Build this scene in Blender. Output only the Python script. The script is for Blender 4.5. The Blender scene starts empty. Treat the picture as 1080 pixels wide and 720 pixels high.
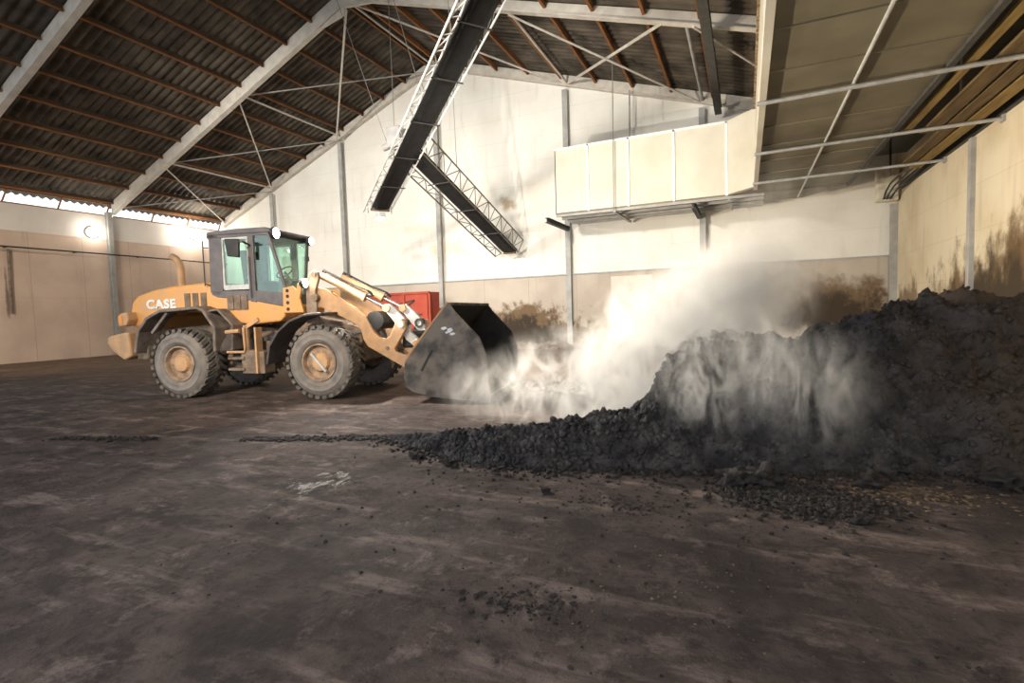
import bpy, bmesh, math, random
from mathutils import Vector, Matrix, noise
random.seed(7)
PI = math.pi
scn = bpy.context.scene
COL = scn.collection

# ------------------------------------------------------------------ materials
def hexc(r, g, b): return (r, g, b, 1.0)

def mat(name, c1, c2=None, rough=0.7, metal=0.0, scale=4.0, bump=0.0, bscale=None, detail=6.0,
        spec=0.4, lo=0.35, hi=0.65, stretch=(1, 1, 1)):
    m = bpy.data.materials.new(name); m.use_nodes = True
    nt = m.node_tree; n = nt.nodes; L = nt.links
    p = n['Principled BSDF']
    p.inputs['Roughness'].default_value = rough; p.inputs['Metallic'].default_value = metal
    p.inputs['Specular IOR Level'].default_value = spec
    geo = n.new('ShaderNodeNewGeometry')
    mp = n.new('ShaderNodeMapping'); mp.inputs['Scale'].default_value = stretch
    L.new(geo.outputs['Position'], mp.inputs['Vector'])
    if c2 is None:
        p.inputs['Base Color'].default_value = hexc(*c1)
    else:
        t = n.new('ShaderNodeTexNoise'); t.inputs['Scale'].default_value = scale; t.inputs['Detail'].default_value = detail
        L.new(mp.outputs['Vector'], t.inputs['Vector'])
        r = n.new('ShaderNodeValToRGB')
        r.color_ramp.elements[0].position = lo; r.color_ramp.elements[0].color = hexc(*c1)
        r.color_ramp.elements[1].position = hi; r.color_ramp.elements[1].color = hexc(*c2)
        L.new(t.outputs['Fac'], r.inputs['Fac']); L.new(r.outputs['Color'], p.inputs['Base Color'])
    if bump:
        t2 = n.new('ShaderNodeTexNoise'); t2.inputs['Scale'].default_value = bscale or scale * 4; t2.inputs['Detail'].default_value = 5
        L.new(mp.outputs['Vector'], t2.inputs['Vector'])
        b = n.new('ShaderNodeBump'); b.inputs['Strength'].default_value = bump; b.inputs['Distance'].default_value = 0.05
        L.new(t2.outputs['Fac'], b.inputs['Height']); L.new(b.outputs['Normal'], p.inputs['Normal'])
    return m

class NT:
    """small node-graph helper"""
    def __init__(s, name):
        s.m = bpy.data.materials.new(name); s.m.use_nodes = True
        s.nt = s.m.node_tree; s.p = s.nt.nodes['Principled BSDF']; s.out = s.nt.nodes['Material Output']
        s.geo = s.new('ShaderNodeNewGeometry')
    def new(s, t): return s.nt.nodes.new(t)
    def put(s, sock, v):
        if isinstance(v, bpy.types.NodeSocket): s.nt.links.new(v, sock)
        else: sock.default_value = v
    def math(s, op, a, b=0.0, c=0.0, clamp=False):
        n = s.new('ShaderNodeMath'); n.operation = op; n.use_clamp = clamp
        s.put(n.inputs[0], a); s.put(n.inputs[1], b); s.put(n.inputs[2], c); return n.outputs[0]
    def noise(s, scale, detail=5, stretch=(1, 1, 1), vec=None, rough=0.5, dist=0.0, off=(0, 0, 0)):
        mp = s.new('ShaderNodeMapping'); mp.inputs['Scale'].default_value = stretch; mp.inputs['Location'].default_value = off
        s.nt.links.new(vec or s.geo.outputs['Position'], mp.inputs['Vector'])
        t = s.new('ShaderNodeTexNoise'); t.inputs['Scale'].default_value = scale; t.inputs['Detail'].default_value = detail
        t.inputs['Roughness'].default_value = rough; t.inputs['Distortion'].default_value = dist
        s.nt.links.new(mp.outputs['Vector'], t.inputs['Vector']); return t.outputs['Fac']
    def ss(s, v, lo, hi):
        n = s.new('ShaderNodeMapRange'); n.interpolation_type = 'SMOOTHSTEP'
        s.put(n.inputs['Value'], v); n.inputs['From Min'].default_value = lo; n.inputs['From Max'].default_value = hi
        return n.outputs['Result']
    def mix(s, f, a, b):
        n = s.new('ShaderNodeMix'); n.data_type = 'RGBA'
        s.put(n.inputs[0], f); s.put(n.inputs[6], a if not isinstance(a, tuple) else hexc(*a)); s.put(n.inputs[7], b if not isinstance(b, tuple) else hexc(*b))
        return n.outputs[2]
    def xyz(s):
        n = s.new('ShaderNodeSeparateXYZ'); s.nt.links.new(s.geo.outputs['Position'], n.inputs[0]); return n.outputs
    def bump(s, h, strength=0.5, dist=0.05):
        b = s.new('ShaderNodeBump'); b.inputs['Strength'].default_value = strength; b.inputs['Distance'].default_value = dist
        s.put(b.inputs['Height'], h); s.nt.links.new(b.outputs['Normal'], s.p.inputs['Normal'])
    def dist(s, c, r):
        """normalised distance of the shading point from a place in the hall"""
        a = s.new('ShaderNodeVectorMath'); a.operation = 'SUBTRACT'; s.nt.links.new(s.geo.outputs['Position'], a.inputs[0]); a.inputs[1].default_value = c
        b = s.new('ShaderNodeVectorMath'); b.operation = 'DIVIDE'; s.nt.links.new(a.outputs[0], b.inputs[0]); b.inputs[1].default_value = r
        l = s.new('ShaderNodeVectorMath'); l.operation = 'LENGTH'; s.nt.links.new(b.outputs[0], l.inputs[0]); return l.outputs['Value']

M = {}
M['steel_white'] = mat('pale_painted_steel', (.62, .58, .51), (.50, .46, .40), rough=.6, scale=3)
M['steel_grey'] = mat('grey_post_steel', (.30, .30, .29), (.40, .39, .37), rough=.6, scale=3)
M['galv'] = mat('galvanised_steel', (.55, .55, .53), (.42, .42, .40), rough=.45, metal=.3, scale=6)
M['galv_bright'] = mat('bright_lattice_steel', (.72, .71, .68), (.60, .59, .56), rough=.5, scale=6)
M['lattice_dark'] = mat('dark_lattice_steel', (.17, .145, .11), (.11, .095, .075), rough=.6, scale=6)
M['dark_steel'] = mat('dark_steel', (.035, .035, .035), (.06, .057, .05), rough=.6, scale=6)
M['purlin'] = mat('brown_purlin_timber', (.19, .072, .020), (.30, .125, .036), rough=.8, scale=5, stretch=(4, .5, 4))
M['purlin_shaded'] = mat('shaded_purlin', (.045, .028, .018), (.075, .045, .026), rough=.85, scale=5, stretch=(4, .5, 4))  # purlin sides in shade, the darkness painted into the colour
M['roof'] = mat('corrugated_roof_sheet', (.036, .028, .020), (.115, .094, .070), rough=.75, scale=1.2, detail=8)
M['plank'] = mat('weathered_plank', (.17, .115, .045), (.085, .05, .02), rough=.8, scale=3, stretch=(6, .4, 6))
M['plank_yellow'] = mat('pale_plank', (.34, .235, .075), (.20, .13, .04), rough=.8, scale=3, stretch=(6, .4, 6))
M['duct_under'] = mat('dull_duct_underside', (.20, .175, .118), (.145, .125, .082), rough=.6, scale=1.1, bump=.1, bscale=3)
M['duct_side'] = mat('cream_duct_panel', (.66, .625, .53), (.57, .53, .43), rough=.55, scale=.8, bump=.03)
M['duct_seam'] = mat('white_duct_seam', (.86, .86, .84), rough=.5)
M['duct_rust'] = mat('rusty_duct_edge', (.14, .065, .03), (.45, .36, .22), rough=.9, scale=9)
M['orange'] = mat('dusty_orange_paint', (.68, .33, .095), (.58, .32, .14), rough=.5, scale=3.5, detail=8, bump=.03)
M['tan_paint'] = mat('mud_faded_orange_paint', (.55, .33, .17), (.42, .26, .15), rough=.65, scale=5, detail=8, bump=.08)
M['mud'] = mat('dried_mud_metal', (.24, .18, .135), (.13, .098, .075), rough=.85, scale=6, bump=.2)
M['tower'] = mat('worn_grey_brown_tower', (.36, .27, .20), (.22, .17, .135), rough=.7, scale=5, bump=.1)
M['black'] = mat('black_plastic', (.018, .018, .02), (.035, .033, .032), rough=.55, scale=6)
M['cabgrey'] = mat('charcoal_cab_paint', (.10, .092, .10), (.15, .135, .14), rough=.5, scale=4)
M['fender'] = mat('dusty_black_fender', (.10, .085, .078), (.22, .175, .15), rough=.75, scale=5, detail=8, bump=.1)
M['fender_dark'] = mat('black_front_fender', (.05, .046, .045), (.09, .08, .075), rough=.6, scale=5)
M['tyre'] = mat('dusty_tyre_rubber', (.15, .138, .130), (.225, .20, .18), rough=.85, scale=5, bump=.12)
M['tread'] = mat('tyre_tread_rubber', (.07, .065, .06), (.15, .135, .12), rough=.85, scale=7)
M['rim'] = mat('muddy_orange_rim', (.38, .265, .18), (.17, .12, .085), rough=.75, scale=7, bump=.15)
M['bucket'] = mat('soot_grey_bucket_steel', (.20, .165, .135), (.075, .066, .060), rough=.8, scale=3.2, detail=9, bump=.35, bscale=9, lo=.4, hi=.6)
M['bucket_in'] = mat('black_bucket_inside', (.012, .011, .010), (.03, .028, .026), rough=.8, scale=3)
M['crank'] = mat('grey_white_lever_paint', (.62, .62, .62), (.45, .44, .43), rough=.5, scale=4)
M['chrome'] = mat('bright_piston_rod', (.75, .75, .74), rough=.2, metal=.9)
M['red'] = mat('red_container_paint', (.36, .05, .02), (.27, .035, .016), rough=.6, scale=2.2, bump=.05)
M['white_mark'] = mat('white_worn_paint', (.8, .8, .8), (.62, .62, .62), rough=.6, scale=8)
M['rubber'] = mat('black_rubber_hose', (.02, .02, .02), rough=.5)
M['belt'] = mat('black_conveyor_belt', (.008, .008, .008), (.016, .015, .014), rough=.75, scale=5)
M['compost'] = None
M['wood_chip'] = mat('pale_wood_chip', (.20, .14, .085), (.07, .05, .035), rough=.9, scale=14)
M['clod'] = mat('dark_compost_clod', (.013, .0115, .011), (.038, .032, .029), rough=.9, scale=10, bump=.4, bscale=40)
M['box_white'] = mat('white_junction_cover', (.75, .72, .62), (.55, .48, .35), rough=.6, scale=5)
M['interior'] = mat('cab_interior_grey', (.06, .06, .06), (.09, .085, .08), rough=.8, scale=5)
M['wire'] = mat('steel_wire', (.25, .24, .22), rough=.5, metal=.4)
M['seat'] = mat('dark_seat_fabric', (.03, .03, .033), (.05, .05, .05), rough=.9, scale=9)

def glass(name, tint, refl=.10):
    m = bpy.data.materials.new(name); m.use_nodes = True; n = m.node_tree.nodes; L = m.node_tree.links
    n.remove(n['Principled BSDF'])
    t = n.new('ShaderNodeBsdfTransparent'); t.inputs[0].default_value = hexc(*tint)
    g = n.new('ShaderNodeBsdfGlossy'); g.inputs['Roughness'].default_value = .03; g.inputs[0].default_value = (.8, .9, .85, 1)
    mx = n.new('ShaderNodeMixShader'); mx.inputs[0].default_value = refl
    L.new(t.outputs[0], mx.inputs[1]); L.new(g.outputs[0], mx.inputs[2]); L.new(mx.outputs[0], n['Material Output'].inputs[0])
    return m
M['glass'] = glass('green_cab_glass', (.84, .96, .91))
M['pane'] = glass('clear_pane', (.96, .96, .95), .05)

def emit(name, col, s):
    m = bpy.data.materials.new(name); m.use_nodes = True; n = m.node_tree.nodes
    p = n['Principled BSDF']; p.inputs['Base Color'].default_value = (.8, .8, .8, 1)
    p.inputs['Emission Color'].default_value = hexc(*col); p.inputs['Emission Strength'].default_value = s
    return m
M['lamp_warm'] = emit('lit_warm_lamp', (1, .80, .50), 30)
M['lamp_white'] = emit('lit_white_lamp', (1, .95, .86), 30)
M['lamp_orange'] = mat('amber_lens', (.7, .25, .03), rough=.3)

# --- back wall (white sandwich panels above, stained concrete below) and side walls
def wall_mat(name, base, alt, axis, panel_z=None, stains=(), seam_u=None, patch=None, bump=.05):
    g = NT(name); x, y, z = g.xyz(); u = x if axis == 'x' else y
    n1 = g.noise(.7, 8); c = g.mix(g.ss(n1, .35, .7), base, alt)
    # fine streaks running down
    st = g.noise(1.0, 6, stretch=(3.2, 3.2, .35) )
    c = g.mix(g.math('MULTIPLY', g.ss(st, .56, .78), .35), c, tuple(v * .62 for v in alt))
    if panel_z:
        f = g.math('FRACT', g.math('DIVIDE', z, panel_z)); ln = g.math('LESS_THAN', f, .022 / panel_z * 1.2)
        c = g.mix(g.math('MULTIPLY', ln, .22), c, tuple(v * .55 for v in base))
    if seam_u:
        f = g.math('FRACT', g.math('DIVIDE', u, seam_u)); ln = g.math('LESS_THAN', f, .03 / seam_u)
        c = g.mix(g.math('MULTIPLY', ln, .5), c, tuple(v * .5 for v in base))
    for (cen, rad, col, amt, sc, sharp) in stains:
        d = g.dist(cen, rad); nz = g.noise(sc, 8, rough=.68, stretch=(1, 1, .75))
        v = g.math('SUBTRACT', g.math('ADD', 1.0, g.math('MULTIPLY', g.math('SUBTRACT', nz, .5), 2.4)), d)
        c = g.mix(g.math('MULTIPLY', g.ss(v, 0.0, sharp), amt), c, col)
    g.put(g.p.inputs['Base Color'], c); g.p.inputs['Roughness'].default_value = .75; g.p.inputs['Specular IOR Level'].default_value = .25
    g.bump(g.noise(6, 6), bump, .04)
    return g.m
BROWN = (.135, .082, .038); DKB = (.035, .026, .018)
M['wall_white'] = wall_mat('white_wall_panel', (.78, .76, .70), (.72, .69, .62), 'x', panel_z=1.1, stains=[
    ((-10.7, 23.5, 7.0), (.75, 1, .5), (.30, .20, .09), .75, 1.6, .9), ((-14.6, 23.5, 5.0), (1.8, 1, .7), (.50, .36, .19), .5, 1.2, .9),
    ((-9.0, 23.5, 7.6), (1.6, 1, .9), (.60, .52, .42), .4, .9, .9), ((-16, 23.5, 6.2), (1.5, 1, .4), (.58, .46, .32), .35, 1.2, .9)])
M['concrete_back'] = wall_mat('stained_back_concrete', (.50, .44, .37), (.42, .36, .30), 'x', seam_u=2.4, stains=[
    ((-9.6, 23.4, .6), (3.4, 1, 1.5), BROWN, .95, 1.3, .4), ((-10.0, 23.4, .4), (3.0, 1, 1.25), DKB, .95, 1.8, .4),
    ((-12.8, 23.4, .4), (1.6, 1, 1.2), (.20, .15, .11), .8, 1.3, .6),  # shadow band right of the container, painted into the concrete
    ((3.3, 23.4, 1.5), (2.3, 1, 1.25), BROWN, .9, 1.0, .5), ((3.0, 23.4, 1.2), (2.3, 1, 1.0), DKB, .85, 2.0, .5),
    ((-3.0, 23.4, .0), (4.0, 1, 1.0), BROWN, .7, 1.2, .5)], bump=.12)
M['wall_right'] = wall_mat('cream_right_wall', (.66, .58, .43), (.56, .47, .32), 'y', panel_z=1.1, stains=[
    ((5.05, 15.0, 1.2), (1, 5.0, 2.1), BROWN, .95, .9, .5), ((5.05, 13.2, 1.6), (1, 2.6, 2.2), BROWN, .8, 1.2, .5),
    ((5.05, 14.6, 1.2), (1, 5.2, 1.9), DKB, .9, 1.3, .6), ((5.05, 21.8, 1.4), (1, 1.8, 1.2), BROWN, .8, 1.3, .5)], bump=.1)
M['concrete_left'] = wall_mat('poured_left_concrete', (.62, .48, .39), (.52, .40, .325), 'y', panel_z=3.02, seam_u=2.2, stains=[
    ((-30.7, 12.3, 3.4), (1, .10, 1.6), (.17, .11, .08), .8, 1.5, .6), ((-30.7, 19.0, 0.0), (1, 3, .6), (.24, .17, .13), .6, 1.4, .6)], bump=.1)
M['left_white'] = mat('white_upper_left_wall', (.70, .66, .62), (.62, .57, .52), rough=.7, scale=.8, detail=8)
M['door'] = mat('pale_door_leaf', (.66, .62, .55), (.58, .53, .46), rough=.6, scale=1.5)

# --- floor: dark compost-stained concrete with dry dusty scuffs and wet shiny patches
g = NT('stained_floor'); x, y, z = g.xyz()
spk = g.noise(26, 4, rough=.7); big = g.noise(.35, 7, rough=.6); mid = g.noise(1.5, 9, rough=.68, dist=.6); fine = g.noise(9, 8, rough=.7); scr = g.noise(1.2, 8, stretch=(.55, 2.6, 1), rough=.65)
c = g.mix(g.ss(mid, .32, .66), (.046, .034, .031), (.108, .080, .073))
c = g.mix(g.math('MULTIPLY', g.ss(scr, .52, .66), .8), c, (.215, .165, .148))
c = g.mix(g.math('MULTIPLY', g.ss(g.noise(2.3, 9, off=(1, 9, 4), rough=.72, dist=.4), .54, .66), .7), c, (.225, .172, .156))
c = g.mix(g.math('MULTIPLY', g.ss(fine, .50, .66), .6), c, (.020, .0155, .015))
c = g.mix(g.math('MULTIPLY', g.ss(spk, .60, .74), .5), c, (.19, .15, .14))
c = g.mix(g.math('MULTIPLY', g.ss(g.noise(1.6, 9, off=(4, 2, 8), rough=.7, stretch=(1, 1.6, 1)), .52, .62), .75), c, (.028, .021, .020))
c = g.mix(g.math('MULTIPLY', g.ss(g.noise(.8, 7, off=(7, 3, 0), rough=.6), .50, .66), .75), c, (.030, .023, .022))
far = g.ss(y, 7.5, 10.5); c = g.mix(g.math('MULTIPLY', far, .45), c, (.16, .095, .052))
wet = g.math('SUBTRACT', 1.25, g.dist((-4.05, 4.0, 0), (.75, 1.0, 1)))
wet = g.ss(g.math('ADD', wet, g.math('MULTIPLY', g.math('SUBTRACT', g.noise(8.5, 8, stretch=(1, .5, 1), rough=.75), .5), 4.6)), 1.0, 1.3)
damp = g.ss(g.noise(.55, 6, off=(3, 11, 0)), .50, .62)
rough = g.math('SUBTRACT', g.math('SUBTRACT', .92, g.math('MULTIPLY', damp, .10)), g.math('MULTIPLY', wet, .50), clamp=True)
c = g.mix(g.math('MULTIPLY', wet, .55), c, (.022, .017, .015))
g.put(g.p.inputs['Base Color'], c); g.put(g.p.inputs['Roughness'], rough); g.p.inputs['Specular IOR Level'].default_value = .28
h = g.math('ADD', g.math('MULTIPLY', mid, .9), g.math('ADD', g.math('MULTIPLY', fine, .35), g.math('MULTIPLY', scr, .5)))
h = g.math('ADD', h, g.math('MULTIPLY', spk, .22))
h = g.math('MULTIPLY', h, g.math('SUBTRACT', 1.0, g.math('MULTIPLY', wet, .55)))
g.bump(h, .95, .07); M['floor'] = g.m

# --- compost
g = NT('steaming_compost'); x, y, z = g.xyz()
n1 = g.noise(3.0, 10, rough=.7); n2 = g.noise(.45, 5); n3 = g.noise(22, 6, rough=.7)
c = g.mix(g.ss(n1, .36, .68), (.022, .021, .024), (.090, .082, .082))
c = g.mix(g.math('MULTIPLY', g.math('MULTIPLY', g.ss(x, .9, 2.6), g.ss(n2, .3, .65)), .7), c, (.085, .060, .040))
c = g.mix(g.math('MULTIPLY', g.ss(n3, .62, .78), .35), c, (.16, .13, .10))
g.put(g.p.inputs['Base Color'], c); g.p.inputs['Roughness'].default_value = .9; g.p.inputs['Specular IOR Level'].default_value = .25
g.bump(g.math('ADD', n1, g.math('MULTIPLY', n3, .5)), .9, .06); M['compost'] = g.m

# ------------------------------------------------------------------ mesh builder
class MB:
    def __init__(s): s.bm = bmesh.new()
    def _face(s, vs):
        try: s.bm.faces.new(vs)
        except ValueError: pass
    def box(s, lo, hi, rot=None, cen=None):
        pts = [Vector((x, y, z)) for x in (lo[0], hi[0]) for y in (lo[1], hi[1]) for z in (lo[2], hi[2])]
        if rot is not None:
            c = Vector(cen) if cen is not None else (Vector(lo) + Vector(hi)) / 2
            pts = [c + rot @ (p - c) for p in pts]
        v = [s.bm.verts.new(p) for p in pts]
        for f in ((0, 1, 3, 2), (4, 6, 7, 5), (0, 4, 5, 1), (2, 3, 7, 6), (0, 2, 6, 4), (1, 5, 7, 3)): s._face([v[i] for i in f])
        return s
    def bar(s, p, q, w, h, up=(0, 0, 1)):
        """rectangular bar from p to q, w across, h along up"""
        p, q = Vector(p), Vector(q); d = (q - p).normalized(); n = d.cross(Vector(up))
        if n.length < 1e-4: n = d.cross(Vector((1, 0, 0)))
        n.normalize(); u = n.cross(d)
        v = [s.bm.verts.new(a + n * (sx * w / 2) + u * (sz * h / 2)) for a in (p, q) for sx, sz in ((-1, -1), (1, -1), (1, 1), (-1, 1))]
        for f in ((3, 2, 1, 0), (4, 5, 6, 7), (0, 1, 5, 4), (1, 2, 6, 5), (2, 3, 7, 6), (3, 0, 4, 7)): s._face([v[i] for i in f])
        return s
    def ibeam(s, p, q, w, h, t=.025, up=(0, 0, 1)):
        p, q = Vector(p), Vector(q); d = (q - p).normalized(); n = d.cross(Vector(up)).normalized(); u = n.cross(d)
        s.bar(p, q, t, h, up)
        for sg in (1, -1): s.bar(p + u * (sg * (h - t) / 2), q + u * (sg * (h - t) / 2), w, t, up)
        return s
    def tube(s, p, q, r, n=8, r2=None, cap=True):
        p, q = Vector(p), Vector(q); d = (q - p).normalized()
        a = d.orthogonal().normalized(); b = d.cross(a); r2 = r if r2 is None else r2
        A = [s.bm.verts.new(p + (a * math.cos(2 * PI * i / n) + b * math.sin(2 * PI * i / n)) * r) for i in range(n)]
        B = [s.bm.verts.new(q + (a * math.cos(2 * PI * i / n) + b * math.sin(2 * PI * i / n)) * r2) for i in range(n)]
        for i in range(n): s._face([A[i], A[(i + 1) % n], B[(i + 1) % n], B[i]])
        if cap: s._face(A[::-1]); s._face(B)
        return s
    def path(s, pts, r, n=8):
        pts = [Vector(p) for p in pts]; rings = []
        a = None
        for i, p in enumerate(pts):
            d = ((pts[min(i + 1, len(pts) - 1)]) - pts[max(i - 1, 0)]).normalized()
            if a is None: a = d.orthogonal().normalized()
            a = (a - d * a.dot(d)).normalized(); b = d.cross(a)
            rings.append([s.bm.verts.new(p + (a * math.cos(2 * PI * k / n) + b * math.sin(2 * PI * k / n)) * r) for k in range(n)])
        for A, B in zip(rings, rings[1:]):
            for i in range(n): s._face([A[i], A[(i + 1) % n], B[(i + 1) % n], B[i]])
        s._face(rings[0][::-1]); s._face(rings[-1]); return s
    def prism(s, poly, a, b, axis='y'):
        """closed outline (x,z) swept along y; axis 'z': outline (x,y) swept up; axis 'x': outline (y,z) swept along x"""
        def P(u, w, t): return {'y': (u, t, w), 'z': (u, w, t), 'x': (t, u, w)}[axis]
        A = [s.bm.verts.new(P(u, w, a)) for u, w in poly]; B = [s.bm.verts.new(P(u, w, b)) for u, w in poly]
        n = len(poly)
        for i in range(n): s._face([A[i], A[(i + 1) % n], B[(i + 1) % n], B[i]])
        s._face(A[::-1]); s._face(B); return s
    def strip(s, path, a, b, t):
        """a plate of thickness t bent along (x,z) path, from y=a to y=b"""
        n = len(path); off = []
        for i in range(n):
            p0 = Vector(path[max(i - 1, 0)]); p1 = Vector(path[min(i + 1, n - 1)]); d = (p1 - p0).normalized()
            off.append(Vector(path[i]) + Vector((d.y, -d.x)) * t)
        return s.prism([tuple(p) for p in path] + [tuple(o) for o in off[::-1]], a, b)
    def lathe(s, prof, c, n=32, axis='y', closed=False):
        """(offset along axis, radius) profile round an axis through c"""
        c = Vector(c); rings = []
        for (o, r) in prof:
            ring = []
            for i in range(n):
                a = 2 * PI * i / n; ca, sa = math.cos(a) * r, math.sin(a) * r
                ring.append(s.bm.verts.new(c + Vector({'y': (ca, o, sa), 'z': (ca, sa, o), 'x': (o, ca, sa)}[axis])))
            rings.append(ring)
        if closed: rings.append(rings[0])
        for A, B in zip(rings, rings[1:]):
            for i in range(n): s._face([A[i], A[(i + 1) % n], B[(i + 1) % n], B[i]])
        if not closed:
            s._face(rings[0][::-1]); s._face(rings[-1])
        return s
    def quad(s, *pts): s._face([s.bm.verts.new(p) for p in pts]); return s
    def blob(s, c, r, seed=0, sub=2, rough=.25, squash=(1, 1, 1)):
        res = bmesh.ops.create_icosphere(s.bm, subdivisions=sub, radius=1)
        o = Vector((seed * 3.7, seed * 1.3, seed * 2.1))
        for v in res['verts']:
            k = r * (1 + rough * noise.noise(v.co * 1.6 + o) * 1.6 + rough * .5 * noise.noise(v.co * 4 + o))
            v.co = Vector(c) + Vector((v.co.x * squash[0], v.co.y * squash[1], v.co.z * squash[2])) * k
        return s
    def build(s, name, m, parent=None, smooth=False, bevel=0.0, seg=2, auto=None):
        bmesh.ops.recalc_face_normals(s.bm, faces=s.bm.faces)
        me = bpy.data.meshes.new(name); s.bm.to_mesh(me); s.bm.free()
        me.materials.append(m)
        if smooth: me.polygons.foreach_set('use_smooth', [True] * len(me.polygons))
        o = bpy.data.objects.new(name, me); COL.objects.link(o)
        if smooth and auto is None: auto = 40
        if smooth and auto < 180: me.set_sharp_from_angle(angle=math.radians(auto))
        if bevel:
            b = o.modifiers.new('bevel', 'BEVEL'); b.width = bevel; b.segments = seg; b.limit_method = 'ANGLE'; b.angle_limit = math.radians(35)
        if parent: o.parent = parent
        return o

def tag(o, label, cat, group=None, kind=None):
    o['label'] = label
    if cat: o['category'] = cat
    if group: o['group'] = group
    if kind: o['kind'] = kind
    return o
def struct(o, label=None):
    o['kind'] = 'structure'
    if label: o['label'] = label
    return o
def empty(name, loc, rz=0, label=None, cat=None, group=None):
    o = bpy.data.objects.new(name, None); COL.objects.link(o); o.location = loc; o.rotation_euler = (0, 0, rz); o.empty_display_size = .3
    if label: tag(o, label, cat, group)
    return o

# ------------------------------------------------------------------ the hall
XL, XR, YB, YF = -30.8, 5.05, 23.5, -2.9
FR = [23.35, 16.9, 10.3, 3.7, -2.9]                 # steel frames, from the back gable forward
XA = -14.47                                          # ridge
def zl(x): return 11.31 + .40 * (x + 22.13)          # underside of the purlins, left slope
def zr(x): return 11.67 - .32 * (x + 6.02)
def zp(x): return zl(x) if x < XA else zr(x)
SH = .23                                             # purlin depth

struct(MB().box((XL - .4, YF - 9, -.3), (XR + .4, YB + .4, 0)).build('floor', M['floor']), 'dark compost-stained concrete floor with wet patches and dry scuffs')
# back wall: gable outline above the concrete plinth wall
wb = MB(); wb.prism([(XL, 3.35), (XR, 3.35), (XR, zr(XR) + SH - .03), (XA, zl(XA) + SH - .03), (XL, zl(XL) + SH - .03)], YB, YB + .25); struct(wb.build('wall_back', M['wall_white']), 'white panelled gable wall across the back of the hall')
wb = MB(); wb.box((XL, YB - .12, 0), (XR, YB + .25, 3.35)); struct(wb.build('wall_back_base', M['concrete_back']), 'stained concrete lower part of the back wall')
struct(MB().box((XL - .3, YF, 0), (XL, YB, 6.12)).build('wall_left', M['concrete_left']), 'poured concrete wall along the left side')
struct(MB().box((XL - .3, YF, 6.12), (XL - .06, YB, 7.36)).build('wall_left_upper', M['left_white']), 'white band on top of the left concrete wall')
struct(MB().box((XR, YF, 0), (XR + .25, YB, zr(XR) + SH - .03)).build('wall_right', M['wall_right']), 'cream wall with brown stains along the right side')
struct(MB().box((XL, YB - .2, 3.3), (XR, YB - .02, 3.36)).build('trim_1', M['steel_grey']), 'thin ledge between white panels and concrete of the back wall')
d = MB().box((-5.55, YB - .16, 0), (-3.75, YB - .1, 3.12)); o = d.build('door_1', M['door']); struct(o, 'tall pale door panel in the back concrete wall behind the steam')
# corrugated roof sheets
def roof(x0, x1, name, label):
    b = MB(); wl = .33; N = int((YB - YF) / wl * 6); rows = []
    K = 14
    for k in range(K + 1):
        x = x0 + (x1 - x0) * k / K; z0 = (zl(x) if x1 <= XA + .01 else zr(x)) + SH + .05
        lap = .0
        rows.append([b.bm.verts.new((x, YF + (YB - YF) * j / N, z0 + .04 * 1.35 * math.cos(2 * PI * (j / 6)))) for j in range(N + 1)])
    for A, B in zip(rows, rows[1:]):
        for j in range(N): b._face([A[j], A[j + 1], B[j + 1], B[j]])
    o = b.build(name, M['roof'], smooth=True, auto=180); s = o.modifiers.new('thick', 'SOLIDIFY'); s.thickness = .02; s.offset = 1
    return struct(o, label)
roof(XL - .5, XA, 'ceiling', 'dark corrugated roof sheets of the left slope')
roof(XA, XR + .3, 'ceiling_right', 'dark corrugated roof sheets of the right slope')
# strip window under the left eave: one window per bay
for i in range(3):
    y1, y0 = FR[i] - .12, FR[i + 1] + .12
    w = MB(); lean = .25
    zt = zl(XL) + .2
    w.bar((XL - .1, y0, 7.39), (XL - .1, y1, 7.39), .1, .06); w.bar((XL - .1, y0, zt - .03), (XL - .1, y1, zt - .03), .1, .06)
    for k in range(4):
        yy = y0 + (y1 - y0) * k / 3; w.bar((XL - .1, yy - .12, 7.36), (XL - .1, yy + .12, zt), .06, .06)
    fr = w.build('window_%d' % (i + 1), M['purlin']); struct(fr, 'bright strip window under the left eave')
    MB().box((XL - .13, y0, 7.38), (XL - .12, y1, zt)).build('pane', M['pane'], fr)

ORD = ['lowest', 'second', 'third', 'fourth', 'fifth', 'sixth', 'seventh', 'eighth', 'ninth', 'tenth', 'eleventh', 'twelfth', 'thirteenth']
BAY = ['back bay', 'middle bay', 'nearest bay']
# purlins
lx = [-30.45 + 1.43 * k for k in range(11)] + [-14.75]
rx = [-14.1 + 1.61 * k for k in range(12)]
for bay in range(3):
    y1, y0 = FR[bay] - .09, FR[bay + 1] + .09
    for k, x in enumerate(lx):
        if bay == 2 and x > -20: continue
        if bay == 1 and x > -15: continue
        z = zl(x); o = MB().box((x - .04, y0, z), (x + .035, y1, z + SH - .03)).build('roof_purlin', M['purlin_shaded'])
        MB().box((x + .005, y0, z - .012), (x + .05, y1, z + .05)).build('flange_or_lit_edge', M['purlin'], o)  # orange strip painting the lit lower edge of the dark purlin
        tag(o, 'brown left-slope roof purlin, %s from the eave, in the %s' % (ORD[k], BAY[bay]), 'roof purlin', 'roof purlins on the left slope')
    for k, x in enumerate(rx):
        if bay == 2 or (bay == 1 and not -12 < x < -1) or x > 1.5: continue
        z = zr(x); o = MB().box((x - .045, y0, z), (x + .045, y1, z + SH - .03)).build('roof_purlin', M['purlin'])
        tag(o, 'orange-brown right-slope purlin, %s from the ridge, in the %s' % (ORD[k] if k else 'first', BAY[bay]), 'roof purlin', 'roof purlins on the right slope')
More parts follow.
